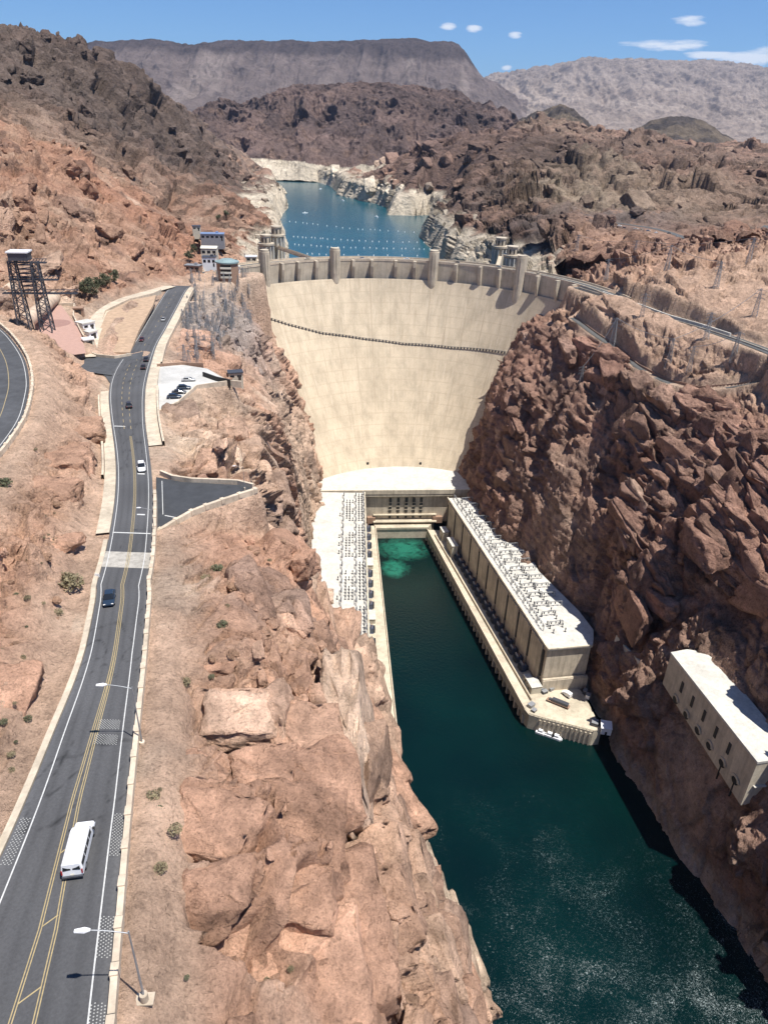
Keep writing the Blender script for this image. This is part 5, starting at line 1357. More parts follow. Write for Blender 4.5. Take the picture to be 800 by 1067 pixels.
def polywall(name, pts, w, h, mat, label, cat='wall', down=1.5, piers=0):
    t = empty(name, pts[0]); tag(t, label, cat); mb = MB()
    n = len(pts); A, B = [], []
    for i in range(n):
        a, b_ = Vector(pts[max(0, i-1)]), Vector(pts[min(n-1, i+1)]); d = (b_-a); d.z = 0; d.normalize(); s = Vector((-d.y, d.x, 0))*w/2
        A.append(Vector(pts[i])+s); B.append(Vector(pts[i])-s)
    U = lambda L, z: [(p.x, p.y, p.z+z) for p in L]
    mb.strip(U(A, h), U(B, h)); mb.strip(U(A, -down), U(A, h)); mb.strip(U(B, h), U(B, -down))
    for P_, Q_ in ((A[0], B[0]), (B[-1], A[-1])): mb.poly([(P_.x, P_.y, P_.z-down), (Q_.x, Q_.y, Q_.z-down), (Q_.x, Q_.y, Q_.z+h), (P_.x, P_.y, P_.z+h)], [(0, 1, 2, 3)])
    put(mb, 'wall', [M[mat]], t)
    if piers:
        acc = 0
        for a, b_ in zip(pts[:-1], pts[1:]):
            a, b_ = Vector(a), Vector(b_); L = (b_-a).length; k = max(1, round(L/piers))
            for i in range(k):
                p = a.lerp(b_, i/k); mb = MB(); mb.box((p.x, p.y, p.z+h/2+.05), (.9, w+.25, h+.15), math.atan2(b_.y-a.y, b_.x-a.x)); put(mb, 'pier', [M[mat]], t)
    return t
Z3 = lambda pts, z: [(*un(px, py, z), z) for px, py in pts]
# pull-off
mb = MB(); mb.poly([(x, y, PAD_Z) for x, y in PAD], [tuple(range(len(PAD)))]); 
pad = mb.build('pull_off', M['dkasph']); tag(pad, 'dark asphalt pull-off jutting from the road towards the canyon', kind='structure')
polywall('guard_wall', Z3([(266, 513), (250, 518), (232, 524), (215, 530), (200, 536), (184, 545), (168, 555), (163, 559)], PAD_Z), .8, 1.0, 'para', 'pale stepped guard wall along the near side of the dark pull-off', piers=4)
polywall('guard_wall', Z3([(168, 494), (180, 499), (200, 502), (228, 503), (248, 504), (264, 508)], PAD_Z), .6, 1.0, 'para', 'dark-shadowed low wall along the far side of the dark pull-off')
mb = MB(); a, b_ = Z3([(169, 501), (170, 536)], PAD_Z+.02); mb.bar(a, b_, .15, .01); a, b_ = Z3([(172, 537), (182, 539)], PAD_Z+.02); mb.bar(a, b_, .3, .01); tag(mb.build('road_marking', M['paintw']), 'white line at the mouth of the pull-off', kind='structure')
# parking apron
mb = MB(); mb.poly([(x, y, LOT_Z) for x, y in LOT], [tuple(range(len(LOT)))]); tag(mb.build('parking_apron', M['pale']), 'bright pale parking apron beside the far road', kind='structure')
polywall('parapet_wall', Z3([(163, 432), (186, 421), (205, 404), (240, 399), (252, 400)], LOT_Z), .5, 1.0, 'para', 'pale wall around the near side of the parking apron')
polywall('parapet_wall', Z3([(164, 382), (190, 380), (212, 381)], LOT_Z), .5, 1.0, 'brick', 'brown wall on the far side of the parking apron')
polywall('parapet_wall', Z3([(212, 392), (226, 397), (240, 400)], LOT_Z), .5, 1.6, 'dark', 'short dark wall running out towards the cliff from the parking apron')
polywall('stone_wall', Z3([(204, 622), (206, 598), (222, 596)], 181)+Z3([(222, 596)], 181), .5, 1.0, 'para', 'short angled pale wall alone on the slope below the pull-off', down=3)
polywall('stone_wall', Z3([(204, 622), (218, 634), (224, 643), (225, 654)], 178), .5, 1.0, 'para', 'lower crooked pale wall on the slope below the pull-off', down=3)
# side road, loop, island, plaza
def ribbon(name, pts, w, mat, label, dz=0.0, kind='structure', sub=6):
    q = []
    P_ = [Vector(p) for p in pts]
    for i in range(len(P_)-1):
        p0, p1, p2, p3 = P_[max(0, i-1)], P_[i], P_[i+1], P_[min(len(P_)-1, i+2)]
        for k in range(sub):
            t = k/sub; q.append(.5*((2*p1)+(-p0+p2)*t+(2*p0-5*p1+4*p2-p3)*t*t+(-p0+3*p1-3*p2+p3)*t**3))
    q.append(P_[-1]); A, B = [], []
    for i in range(len(q)):
        d = q[min(len(q)-1, i+1)]-q[max(0, i-1)]; d.z = 0; d.normalize(); s = Vector((-d.y, d.x, 0))*w/2; A.append(q[i]+s+Vector((0, 0, dz))); B.append(q[i]-s+Vector((0, 0, dz)))
    mb = MB(); mb.strip(B, A); o = mb.build(name, M[mat]); tag(o, label, kind=kind); return q, A, B
mb = MB(); mb.poly([(x, y, JUNC_Z-.01) for x, y in JUNC], [tuple(range(len(JUNC)))]); tag(mb.build('junction', M['asph']), 'asphalt apron of the road junction left of the main road', kind='structure')
ribbon('side_road', SIDE, 9, 'asph', 'short asphalt side road leaving the junction to the left')
ribbon('loop_road', LOOP, 7, 'walk', 'pale loop lane around the brown traffic island')
polywall('parapet_wall', Z3([(92, 368), (101, 372), (120, 374), (137, 371)], 187.2), .5, 1.2, 'para', 'pale wall around the near side of the brown traffic island')
polywall('parapet_wall', Z3([(103, 360), (103, 345), (110, 325), (135, 313), (160, 307), (168, 303)], 186), .4, .9, 'para', 'curved pale wall around the far side of the brown traffic island')
tag(MB().prism([un(*p, 187) for p in ((104, 368), (104, 345), (112, 326), (135, 314), (163, 308), (160, 318), (145, 345), (136, 368))], 186.0, 187.35).build('traffic_island', M['lawn']), 'bare brown traffic island inside the loop lane', kind='structure')
mb = MB(); mb.poly([(x, y, PLAZA_Z) for x, y in PLAZA], [tuple(range(len(PLAZA)))]); tag(mb.build('plaza', M['plaza']), 'pink paved terrace left of the junction', kind='structure')
cx_, cy_ = un(56, 337, PLAZA_Z); mb = MB(); mb.tube((cx_, cy_, PLAZA_Z), (cx_, cy_, PLAZA_Z+.05), 7, n=40); tag(mb.build('plaza_circle', M['plazac']), 'round darker paving in the pink terrace', kind='structure')
polywall('parapet_wall', Z3([(62, 318), (78, 318), (77, 330), (84, 345), (88, 352)], PLAZA_Z), .5, 1.0, 'para', 'curved pale wall round the pink terrace')
# upper road
q, A, B = ribbon('upper_road', UPC, 10.5, 'asph', 'asphalt road curving in at the left edge of the view')
mb = MB(); mb.strip([p+(a-p)*.0+(b_-p)*.86+Vector((0, 0, .02)) for p, a, b_ in zip(q, A, B)], [p+(b_-p)*.83+Vector((0, 0, .02)) for p, b_ in zip(q, B)]); tag(mb.build('road_marking', M['paintw']), 'white edge line of the upper road', kind='structure')
mb = MB(); mb.strip([p+(b_-p)*.03+Vector((0, 0, .02)) for p, b_ in zip(q, B)], [p+(b_-p)*-.0+Vector((0, 0, .02)) for p, b_ in zip(q, B)]); tag(mb.build('road_marking', M['painty']), 'yellow centre line of the upper road', kind='structure')
uw = [tuple(b_+(b_-p).normalized()*.9) for p, b_ in zip(q, B)]
polywall('guard_wall', uw[::3], .6, .9, 'para', 'pale guard wall with piers curving round the upper road', piers=4.2)
# Arizona-side road along the right plateau with its pale parapet
ribbon('far_road', AZR, 8, 'asph2', 'road running right from the dam along the far plateau')
azl = [(p[0]-.3, p[1]+5.4, p[2]) for p in AZR]
polywall('parapet_wall', azl[1:6], .9, 1.6, 'roofw', 'bright white parapet along the far side of the road right of the dam')
polywall('parapet_wall', [(p[0], p[1]-4.6, p[2]) for p in AZR], .5, .9, 'crest', 'low grey parapet along the canyon side of the road right of the dam')
ribbon('track', LOWR, 3.5, 'asph2', 'narrow dark track curving below the road on the right shoulder')
polywall('retaining_wall', [(p[0]+1.5, p[1]+2.4, p[2]) for p in LOWR], .4, 1.0, 'brick', 'brown retaining wall behind the dark track on the right shoulder', down=1)
ribbon('shelf_road', SHELF, 8, 'asph2', 'grey road and parking strip on the hillside shelf far right')

# ------------------------------------------------------------------ vehicles
def loft(mb, secs):
    n = len(secs[0]); pts = [p for s in secs for p in s]; fs = [tuple(range(n-1, -1, -1)), tuple(range(len(pts)-n, len(pts)))]
    for i in range(len(secs)-1):
        for j in range(n): fs.append((i*n+j, i*n+(j+1) % n, (i+1)*n+(j+1) % n, (i+1)*n+j))
    mb.poly(pts, fs)
def sec(x, w, zb, zt, r=.12, top=None):
    top = w if top is None else top; h = w/2; t = top/2
    return [(x, -h+r, zb), (x, h-r, zb), (x, h, zb+r), (x, h, zb+(zt-zb)*.55), (x, t, zt-r), (x, t-r, zt), (x, -t+r, zt), (x, -t, zt-r), (x, -h, zb+(zt-zb)*.55), (x, -h, zb+r)]
_cm = {}
def paint(name, c, rough=.3):
    if name not in _cm: _cm[name] = simple(name, c, rough, 0, .04, 1)
    return _cm[name]
def wheels(t, xs, w, r):
    for x in xs:
        for s in (-1, 1):
            mb = MB(); mb.tube((x, s*w/2, r), (x, s*(w/2-.22), r), r, n=18); wh = mb.build('wheel', M['tyre'], t)
            mb = MB(); mb.tube((x, s*(w/2+.012), r), (x, s*(w/2-.1), r), r*.6, n=14); mb.build('rim', M['rim'], wh)
def make_van():
    t = empty('passenger_van'); W = 2.02; wp_ = M['white']
    mb = MB(); loft(mb, [sec(-3.1, 1.90, .5, 2.05, .12, 1.72), sec(-3.0, W, .42, 2.12, .14, 1.78), sec(1.1, W, .42, 2.14, .14, 1.80), sec(1.45, W, .42, 2.05, .14, 1.74), sec(2.05, W, .42, 1.32, .12, 1.86), sec(2.95, 1.96, .45, 1.12, .12, 1.80), sec(3.15, 1.80, .5, .95, .1, 1.7)])
    bo = mb.build('body', wp_, t, bevel=.03)
    for k in range(5):      # roof ribs
        mb = MB(); mb.box((-1, -.6+k*.3, 2.125), (3.6, .05, .03)); mb.build('roof_rib', wp_, t)
    mb = MB(); mb.poly([(1.50, -.80, 2.0), (1.50, .80, 2.0), (2.08, .90, 1.36), (2.08, -.90, 1.36)], [(3, 2, 1, 0), (0, 1, 2, 3)]); o = mb.build('windscreen', M['glass'], t); o.location = (.03, 0, .03)
    for s in (-1, 1):
        for x0, x1 in ((-2.85, -1.75), (-1.65, -.75), (-.65, .25), (.35, 1.25)):
            mb = MB(); mb.poly([(x0, s*(W/2+.005), 1.36), (x1, s*(W/2+.005), 1.36), (x1, s*.945, 1.88), (x0, s*.945, 1.88)], [(0, 1, 2, 3)]); mb.build('side_window', M['glass'], t)
        mb = MB(); mb.poly([(-3.06, s*.08, 1.3), (-3.10, s*.82, 1.3), (-3.04, s*.76, 1.85), (-3.03, s*.08, 1.85)], [(0, 1, 2, 3)]); o = mb.build('rear_window', M['glass'], t); o.location = (-.05, 0, 0)
        mb = MB(); mb.box((-3.1, s*.93, 1.05), (.12, .12, .5)); mb.build('tail_lamp', M['red'], t)
        mb = MB(); mb.box((3.12, s*.66, .8), (.1, .34, .2)); mb.build('headlight', M['orangelamp'], t)
        mb = MB(); mb.box((1.75, s*1.14, 1.35), (.16, .2, .26)); mb.build('mirror', M['dark'], t)
    for x in (-3.18, 3.2): mb = MB(); mb.box((x, 0, .5), (.2, 1.95, .22)); mb.build('bumper', M['steel'] if x > 0 else M['dsteel'], t, bevel=.03)
    mb = MB(); mb.box((-3.2, 0, .78), (.04, .32, .16)); mb.build('number_plate', M['cream'], t)
    wheels(t, (-1.95, 2.1), W, .38); return t
def make_car(pm, suv=False, L=4.6, roofm=None):
    t = empty('car'); W = 1.84; H = 1.72 if suv else 1.45; k = L/4.6; bh = 1.02 if suv else .9
    mb = MB(); loft(mb, [sec(-2.3*k, 1.6, .42, .78), sec(-2.15*k, W, .3, bh), sec(-1.2*k, W, .28, bh+.02), sec(.9*k, W, .28, bh), sec(1.9*k, 1.76, .3, bh-.16), sec(2.3*k, 1.5, .38, .62)])
    mb.build('body', pm, t, bevel=.04)
    rx = -1.95 if suv else -1.75
    mb = MB(); loft(mb, [sec(rx*k, 1.62, bh-.05, bh+.05, .03, 1.5), sec((rx+.45)*k, 1.66, bh-.05, H-.06, .08, 1.28), sec(.15*k, 1.66, bh-.05, H-.05, .08, 1.3), sec(1.15*k, 1.62, bh-.05, bh+.03, .03, 1.5)]); mb.build('windows', M['glass'], t)
    mb = MB(); loft(mb, [sec((rx+.4)*k, 1.34, H-.14, H-.02, .04, 1.22), sec(0.2*k, 1.34, H-.12, H, .04, 1.24)]); mb.build('roof', roofm or pm, t, bevel=.03)
    for s in (-1, 1):
        mb = MB(); mb.box((-2.27*k, s*.66, .74), (.1, .3, .14)); mb.build('tail_lamp', M['red'], t); mb = MB(); mb.box((2.2*k, s*.6, .62), (.16, .34, .13)); mb.build('headlight', M['orangelamp'], t)
        mb = MB(); mb.box((.75*k, s*.98, bh+.05), (.14, .16, .12)); mb.build('mirror', pm, t)
    wheels(t, (-1.4*k, 1.45*k), W, .34); return t
def on_lane(o, px, py, rev, label, cat, f=None, group=None):
    x, y, z = on_road(px, py); a = rdir(y); zz = float(np.interp(y, YS, ZZ_)); sl = (zroad(y+4)-zroad(y-4))/8
    o.location = (x, y, zz+.02); o.rotation_euler = (0, (-math.atan(sl) if not rev else math.atan(sl)), a+(math.pi if rev else 0)); tag(o, label, cat, group)
van = make_van(); on_lane(van, 84, 889, False, 'long white passenger van seen from behind, nearest vehicle on the road', 'van')
CG = 'cars on the road to the dam'
on_lane(make_car(paint('navy_paint', (.02, .035, .06)), False, 4.7), 114.5, 626, True, 'dark blue car coming down the road below the pale concrete band', 'car', group=CG)
on_lane(make_car(M['white'], True, 5.2), 148, 489, True, 'white sport utility vehicle on the road above the dark pull-off', 'car', group=CG)
on_lane(make_car(paint('dark_paint', (.03, .03, .035)), True, 5.0), 135, 424, False, 'dark car alone in the middle of the road left of the parking apron', 'car', group=CG)
on_lane(make_car(paint('brown_paint', (.04, .03, .03)), True, 4.8), 150, 384, False, 'dark car waiting at the junction, the nearer of the close pair', 'car', group=CG)
on_lane(make_car(paint('dark_paint', (.03, .03, .035)), True, 4.8), 153, 376, False, 'dark car at the junction, the farther of the close pair', 'car', group=CG)
on_lane(make_car(paint('maroon_paint', (.09, .02, .02)), False, 4.6), 148, 355, True, 'dark red car just beyond the junction beside the traffic island', 'car', group=CG)
on_lane(make_car(paint('silver_paint', (.35, .35, .34)), False, 4.6), 170.5, 334, True, 'silver car farthest up the straight road towards the dam', 'car', group=CG)
for i, (px, py, pn, c, lab) in enumerate(((182, 415, 'navy_paint', (.02, .035, .06), 'dark blue parked car on the apron, nearest to the front of its row'), (187, 410, 'dark_paint', (.03, .03, .035), 'dark parked car second in the row on the apron'),
        (192, 405.5, 'navy_paint', (.02, .035, .06), 'dark blue parked car third in the row on the apron'), (197, 397, 'silver_paint', (.35, .35, .34), 'silver parked car at the back of the apron'))):
    o = make_car(paint(pn, c), i % 2 == 0, 4.8); setup(o, pz(px, py, LOT_Z), R(12), lab, 'car', 'cars parked on the apron')
far_cols = [('white_c', (.7, .7, .7)), ('dark_paint', (.03, .03, .035)), ('silver_paint', (.35, .35, .34)), ('sand_paint', (.4, .34, .25)), ('blue_paint', (.04, .07, .14))]
def tiny_car(i, loc, rz, label, group): o = make_car(paint(*far_cols[i % 5]), i % 3 == 0); setup(o, loc, rz, label, 'car', group)
words = ['white', 'black', 'silver', 'sand-coloured', 'dark blue']
for i, (px, py) in enumerate(((645, 236), (650, 238), (662, 239), (668, 240), (675, 241), (683, 243), (697, 244), (705, 247), (716, 250), (728, 254), (742, 259), (752, 262))):
    tiny_car(i, pz(px, py, 189), R(-10+60*(i % 2)), '%s car parked on the hillside shelf far right, number %s from the left end' % (words[i % 5], ['one', 'two', 'three', 'four', 'five', 'six', 'seven', 'eight', 'nine', 'ten', 'eleven', 'twelve'][i]), 'cars on the hillside shelf')
for i, deg in enumerate((147, 132, 118, 101, 87, 71, 58, 44)):
    a = R(deg); r = 143 if i % 2 else 146.5; tiny_car(i+1, (3+r*math.cos(a), 442+r*math.sin(a), 178.06), a+math.pi/2, '%s car driving along the crest of the dam, the %s from the left' % (words[(i+1) % 5], ['first', 'second', 'third', 'fourth', 'fifth', 'sixth', 'seventh', 'eighth'][i]), 'cars on the dam crest')

# ------------------------------------------------------------------ street lamps
def make_lamp(H=9.6, arm=3.0):
    t = empty('street_lamp'); mb = MB(); mb.tube((0, 0, -1.2), (0, 0, .9), .36, .33, 16); mb.box((0, .1, -.1), (1.5, 1.0, .2)); mb.build('footing', M['para'], t)
    mb = MB(); mb.tube((0, 0, .9), (0, 0, H), .10, .06, 10); mb.build('pole', M['steel'], t)
    mb = MB(); pr = None
    for k in range(9): 
        p = Vector((-arm*k/8, 0, H-.25+.75*math.sin(k/8*1.35))); 
        if pr is not None: mb.tube(pr, p, .05, n=8)
        pr = p
    mb.build('arm', M['steel'], t)
    mb = MB(); loft(mb, [[(-arm+.25, -.09, H+.44), (-arm+.25, .09, H+.44), (-arm+.25, .09, H+.58), (-arm+.25, -.09, H+.58)], [(-arm-.2, -.22, H+.40), (-arm-.2, .22, H+.40), (-arm-.2, .2, H+.62), (-arm-.2, -.2, H+.62)], [(-arm-.95, -.14, H+.42), (-arm-.95, .14, H+.42), (-arm-.95, .12, H+.56), (-arm-.95, -.12, H+.56)]]); mb.build('lamp_head', M['white'], t, bevel=.03)
    return t
l1 = make_lamp(); zb_ = 205.4; setup(l1, pz(151, 1042, zb_), R(6), 'tall street lamp on a concrete footing in the dirt, nearest to view', 'lamp')
l2 = copy_tree(l1); zb_ = 202.4; l2.location = pz(149, 778, zb_); l2['label'] = 'street lamp reaching over the road beyond the white van'
l1['group'] = l2['group'] = 'street lamps along the guard wall'
l3 = copy_tree(l1); l3.location = pz(163, 566, 195.5); l3['label'] = 'street lamp at the mouth of the dark pull-off'; l3.scale = (.7, .7, .8)
l4 = copy_tree(l1); l4.location = pz(255, 510, PAD_Z); l4['label'] = 'street lamp at the far tip of the dark pull-off'; l4.scale = (.6, .6, .6)
def make_sign(): 
    t = empty('road_sign'); mb = MB(); mb.bar((0, 0, 0), (0, 0, 2.6), .08); mb.build('post', M['steel'], t); mb = MB(); mb.box((0, 0, 2.4), (.8, .04, .9)); mb.build('panel', M['white'], t); return t
sg = make_sign(); setup(sg, pz(161, 585, 196.2), 0, 'small white road sign beside the guard wall at the concrete band', 'sign')
setup(make_sign(), pz(104, 612, 197.3), 0, 'small white road sign left of the road near the concrete band', 'sign')
setup(make_crate(1.2, 2.0, 1.2, 'white', 'utility_box'), pz(176, 561, 192.6), 0, 'white utility box beside the guard wall below the pull-off', 'box')
# ------------------------------------------------------------------ ground height helper (from the finished terrain meshes)
from mathutils.bvhtree import BVHTree
def bvh_of(o, stride=None):
    me = o.data; n = len(me.vertices); co = np.empty(n*3, np.float32); me.vertices.foreach_get('co', co)
    pi = np.empty(len(me.polygons)*4, np.int32); me.loops.foreach_get('vertex_index', pi)
    return co.reshape(-1, 3), pi.reshape(-1, 4)
_G = {}
def ground_z(x, y, default=None):
    """highest terrain vertex near a point, using a coarse bin index"""
    if not _G:
        for P_, sz in ((PD, 3.0), (PMd, 8.0)):
            q = P_.reshape(-1, 3); k = (np.floor(q[:, 0]/sz).astype(np.int64)*100003+np.floor(q[:, 1]/sz).astype(np.int64))
            o = np.argsort(k); _G[sz] = (k[o], q[o, 2])
    sz = 3.0 if y < 620 and abs(x) < 500 else 8.0
    k, z = _G[sz]; key = int(math.floor(x/sz))*100003+int(math.floor(y/sz)); i0, i1 = np.searchsorted(k, [key, key+1])
    if i1 > i0: return float(np.mean(z[i0:i1]))
    return default if default is not None else 180.0
def gpt(px, py, z0=180, it=14):
    z = z0
    for _ in range(it):
        x, y = un(px, py, z); z = .5*z+.5*ground_z(x, y, z)
    x, y = un(px, py, z); return (x, y, ground_z(x, y, z))

# ------------------------------------------------------------------ buildings by the left end of the dam
def drum_house():
    t = empty('visitor_centre'); mb = MB(); mb.tube((0, 0, -6), (0, 0, 15), 9, n=40); mb.build('walls', M['brick'], t)
    mb = MB(); mb.tube((0, 0, 15), (0, 0, 16.2), 10, n=40); mb.tube((0, 0, 16.2), (0, 0, 18), 8.4, 5, 40); mb.build('roof', M['greenroof'], t)
    for zz in (3.5, 7.5, 11.5):
        mb = MB(); mb.box((-.5, -8.85, zz), (9, 1.6, 1.6)); mb.build('balcony', M['cream'], t); mb = MB(); mb.box((-.5, -8.7, zz+1.7), (8.4, 1.2, 1.5)); mb.build('window', M['glass'], t)
    return t
def place_px(o, px, py, z, rz, label, cat, group=None): setup(o, pz(px, py, z), rz, label, cat, group)
_dh = drum_house(); _dh.scale = (.78, .78, .72); place_px(_dh, 238, 291, 177, .1, 'brown round visitor building with a grey-green roof by the left end of the dam', 'building')
def house(w, l, h, wall, roof, pitch=.0, nwin=4, name='building', over=.3):
    t = empty(name); mb = MB(); mb.box((0, 0, h/2-3), (l, w, h+6)); mb.build('walls', M[wall], t)
    mb = MB(); L, W = l/2+over, w/2+over
    if pitch: mb.poly([(-L, -W, h), (L, -W, h), (L, W, h), (-L, W, h), (-L, 0, h+pitch), (L, 0, h+pitch)], [(0, 1, 5, 4), (2, 3, 4, 5), (0, 4, 3), (1, 2, 5), (3, 2, 1, 0)])
    else:
        mb.box((0, 0, h+.25), (2*L, 2*W, .5))
        if l > 8: mb.box((l*.2, 0, h+1), (2, 2, 1.2))
    mb.build('roof', M[roof], t)
    for i in range(nwin):
        mb = MB(); x = -l/2+l*(i+.5)/nwin; mb.box((x, -w/2-.03, h*.6), (l/nwin*.6, .1, h*.3)); mb.build('window', M['glass'], t)
    mb = MB(); mb.box((l/2-1.4, -w/2-.04, 1.1), (1.1, .1, 2.2)); mb.build('door', M['dark'], t)
    return t
place_px(house(8, 17, 4.5, 'steel', 'blueroof', 0, 5), 222, 250, 190, .15, 'long building with a blue roof and dark glass front above the round visitor building', 'building')
place_px(house(9, 11, 6, 'tanbox', 'cream', 1.2, 3), 219, 267, 184, .1, 'tan building with a pale roof between the blue roof and the parking ledge', 'building')
place_px(house(6, 9, 6, 'white', 'dsteel', 0, 3), 219, 277, 181, .1, 'white-fronted low building below the tan roof', 'building')
place_px(house(6, 10, 3.5, 'brick', 'steel', 0, 3), 202, 282, 180, -.1, 'low brown building at the end of the straight road', 'building')
place_px(house(6, 8, 4, 'wall2', 'white', 0, 2), 262, 273, 178, .2, 'small pale building with a white roof just left of the dam crest', 'building')
place_px(house(5, 7, 4, 'white', 'roofw', 0, 2), 245, 284, 177, .2, 'small white kiosk beside the round visitor building', 'kiosk')
place_px(house(4, 6, 3, 'tanbox', 'dsteel', 0, 2), 205, 240, 196, .3, 'small hut with a dark roof on the slope left of the blue roof', 'hut')
place_px(house(5, 6, 3, 'white', 'roofw', 0, 2), 90, 343, 188, 1.0, 'small white building between the pink terrace and the traffic island', 'building')
place_px(house(3, 4, 2.6, 'white', 'roofw', 0, 1), 96, 352, 188, 1.0, 'white booth behind the traffic island wall', 'booth')
place_px(house(3, 4, 2.6, 'brick', 'brick', 0, 1), 83, 327, 189, .2, 'little brown booth beside the pink terrace', 'booth')
place_px(house(3, 4, 2.6, 'tanbox', 'white', 0, 1), 93, 360, 188, .6, 'tiny white-roofed booth nearest to the side road', 'booth')
# half-buried concrete pipes by the left edge
def pipe(name, a, b_, r, label):
    t = empty(name, a); tag(t, label, 'pipe'); a, b_ = Vector(a), Vector(b_); d = (b_-a).normalized()
    mb = MB(); mb.tube(a, b_, r, n=28); put(mb, 'barrel', [M['cyl']], t, smooth=False)
    for k in range(5):
        p = a.lerp(b_, (k+.5)/5); mb = MB(); mb.tube(p-d*.2, p+d*.2, r+.12, n=28); put(mb, 'joint_ring', [M['crest']], t)
    mb = MB(); mb.tube(b_-d*.3, b_+d*.05, r*.8, n=28); put(mb, 'end_cap', [M['cyl']], t)
pipe('concrete_pipe', pz(22, 340, 197), pz(57, 310, 192), 2.9, 'fat tan concrete pipe lying on the slope under the lattice tower, the nearer one')
pipe('concrete_pipe', pz(-8, 318, 199), pz(28, 288, 194), 2.9, 'fat tan concrete pipe at the left edge of the view, the farther one')

x, y, z = gpt(246, 400, 175); setup(house(4, 6, 3, 'tanbox', 'dsteel', 0, 2), (x, y, z), .3, 'small dark-roofed hut on the rock beyond the tip of the parking apron', 'hut')
# lattice towers (sizes read off the photograph) -----------------------------------------------------------
def lattice(mb, H, w0, w1, n=8, t=.22):
    for i in range(n):
        z0_, z1_ = H*i/n, H*(i+1)/n; a0_ = (w0+(w1-w0)*i/n)/2; a1_ = (w0+(w1-w0)*(i+1)/n)/2
        C0 = [(-a0_, -a0_), (a0_, -a0_), (a0_, a0_), (-a0_, a0_)]; C1 = [(-a1_, -a1_), (a1_, -a1_), (a1_, a1_), (-a1_, a1_)]
        for k in range(4):
            p, q = Vector((*C0[k], z0_)), Vector((*C1[k], z1_)); p2, q2 = Vector((*C0[(k+1) % 4], z0_)), Vector((*C1[(k+1) % 4], z1_))
            mb.bar(p, q, t*1.3); mb.bar(p, q2, t*.7); mb.bar(p2, q, t*.7); mb.bar(q, q2, t*.7)
def pylon(H=28, w=5, arms=3, al=9, th=.22):
    t = empty('power_pylon'); mb = MB(); lattice(mb, H, w, w*.25, 9, th); mb.build('frame', M['steel'], t)
    for k in range(arms):
        z = H-1.5-k*3.6; mb = MB()
        for s in (-1, 1):
            mb.bar((0, 0, z), (s*al/2, 0, z), th); mb.bar((0, 0, z+1.3), (s*al/2, 0, z), th*.8); mb.tube((s*al/2, 0, z), (s*al/2, 0, z-1.6), .16, n=6)
        mb.build('cross_arm', M['steel'], t)
    return t
ct = empty('cable_tower'); 
for dx in (-5, 5):
    sub = MB(); lattice(sub, 34, 5.5, 3.0, 9, .34); mb = MB(); mb.poly([(v[0]+dx, v[1], v[2]) for v in sub.v], sub.f); mb.build('lattice_leg', M['dsteel'], ct)
for z, l in ((19, 34), (33.5, 16), (25.5, 22)):
    mb = MB(); mb.bar((-l*.35, -1, z), (l*.65, -1, z), .5); mb.bar((-l*.35, 1, z), (l*.65, 1, z), .5); mb.bar((-l*.35, -1, z+1.6), (l*.65, 1, z+1.6), .3)
    for k in range(12): mb.bar((-l*.35+l*k/12, -1, z), (-l*.35+l*(k+1)/12, 1, z+1.6), .2)
    mb.build('cross_arm', M['dsteel'], ct)
mb = MB(); mb.box((-1, 0, 36.5), (8.5, 7, 3.6)); mb.build('cab', M['dsteel'], ct); mb = MB(); mb.box((-1, 0, 38.6), (9.6, 8, .6)); mb.build('cab_roof', M['white'], ct)
mb = MB()
for k in range(7): mb.bar((-3.5, 2.6, 20+k*2), (3.5, 2.6, 21+k*2), .3); mb.box((0, 2.2, 20+k*2), (6, 2.4, .25))
mb.build('stair', M['dsteel'], ct)
x, y = un(22, 352, 198); setup(ct, (x-2, y, ground_z(x, y, 198)-1.5), .15, 'dark lattice steel tower with a white-roofed cab at its top by the left edge', 'tower')
sc0 = pylon()
PY = [(640, 345, 172, 1), (668, 330, 176, .8), (612, 355, 165, .8), (700, 360, 170, .9), (735, 352, 176, .8), (690, 300, 190, .9), (760, 385, 165, .9), (630, 295, 185, .8), (715, 395, 155, .8), (745, 300, 190, .9), (600, 262, 190, .8), (660, 268, 195, .8), (785, 330, 185, .9), (780, 270, 195, .9)]
PP = []
for i, (px, py, z, s) in enumerate(PY):
    x, y, z = gpt(px, py, z); o = sc0 if i == 0 else copy_tree(sc0)
    lab = ['thin steel pylon on the right shoulder between track and road', 'thin steel pylon just below the white parapet on the right', 'thin steel pylon nearest the right end of the dam', 'thin steel pylon in the middle of the orange slope below the road', 'thin steel pylon below the right part of the white parapet', 'thin steel pylon on the outcrop above the road', 'thin steel pylon near the right end of the dark track', 'thin steel pylon on the rocks above the right end of the dam', 'thin steel pylon at the lowest bend of the dark track', 'thin steel pylon on the far right outcrop above the road', 'thin steel pylon above the dark cliffs right of the intake towers', 'thin steel pylon on the orange slope below the hillside shelf', 'thin steel pylon at the right edge beyond the road', 'thin steel pylon at the right edge under the hillside shelf'][i]
    setup(o, (x, y, z-.5), R(-35+17*i % 40), lab, 'pylon', 'pylons on the right shoulder'); o.scale = (s*.62, s*.62, s*.62); PP.append(Vector((x, y, z+17*s)))
def cable(a, b_, sag, label, r=.09, n=16):
    mb = MB(); pr = None
    for k in range(n+1):
        t = k/n; p = Vector(a).lerp(Vector(b_), t)-Vector((0, 0, sag*4*t*(1-t)))
        if pr is not None: mb.bar(pr, p, r*2)
        pr = p
    return tag(mb.build('power_line', M['steel']), label, 'cable')
cable(PP[2], PP[0], 2, 'thin power line between the pylon nearest the dam and the next on the shoulder'); cable(PP[0], PP[3], 2, 'thin power line between the two middle pylons of the orange slope'); cable(PP[3], PP[12], 3, 'thin power line from the orange slope up to the right edge')
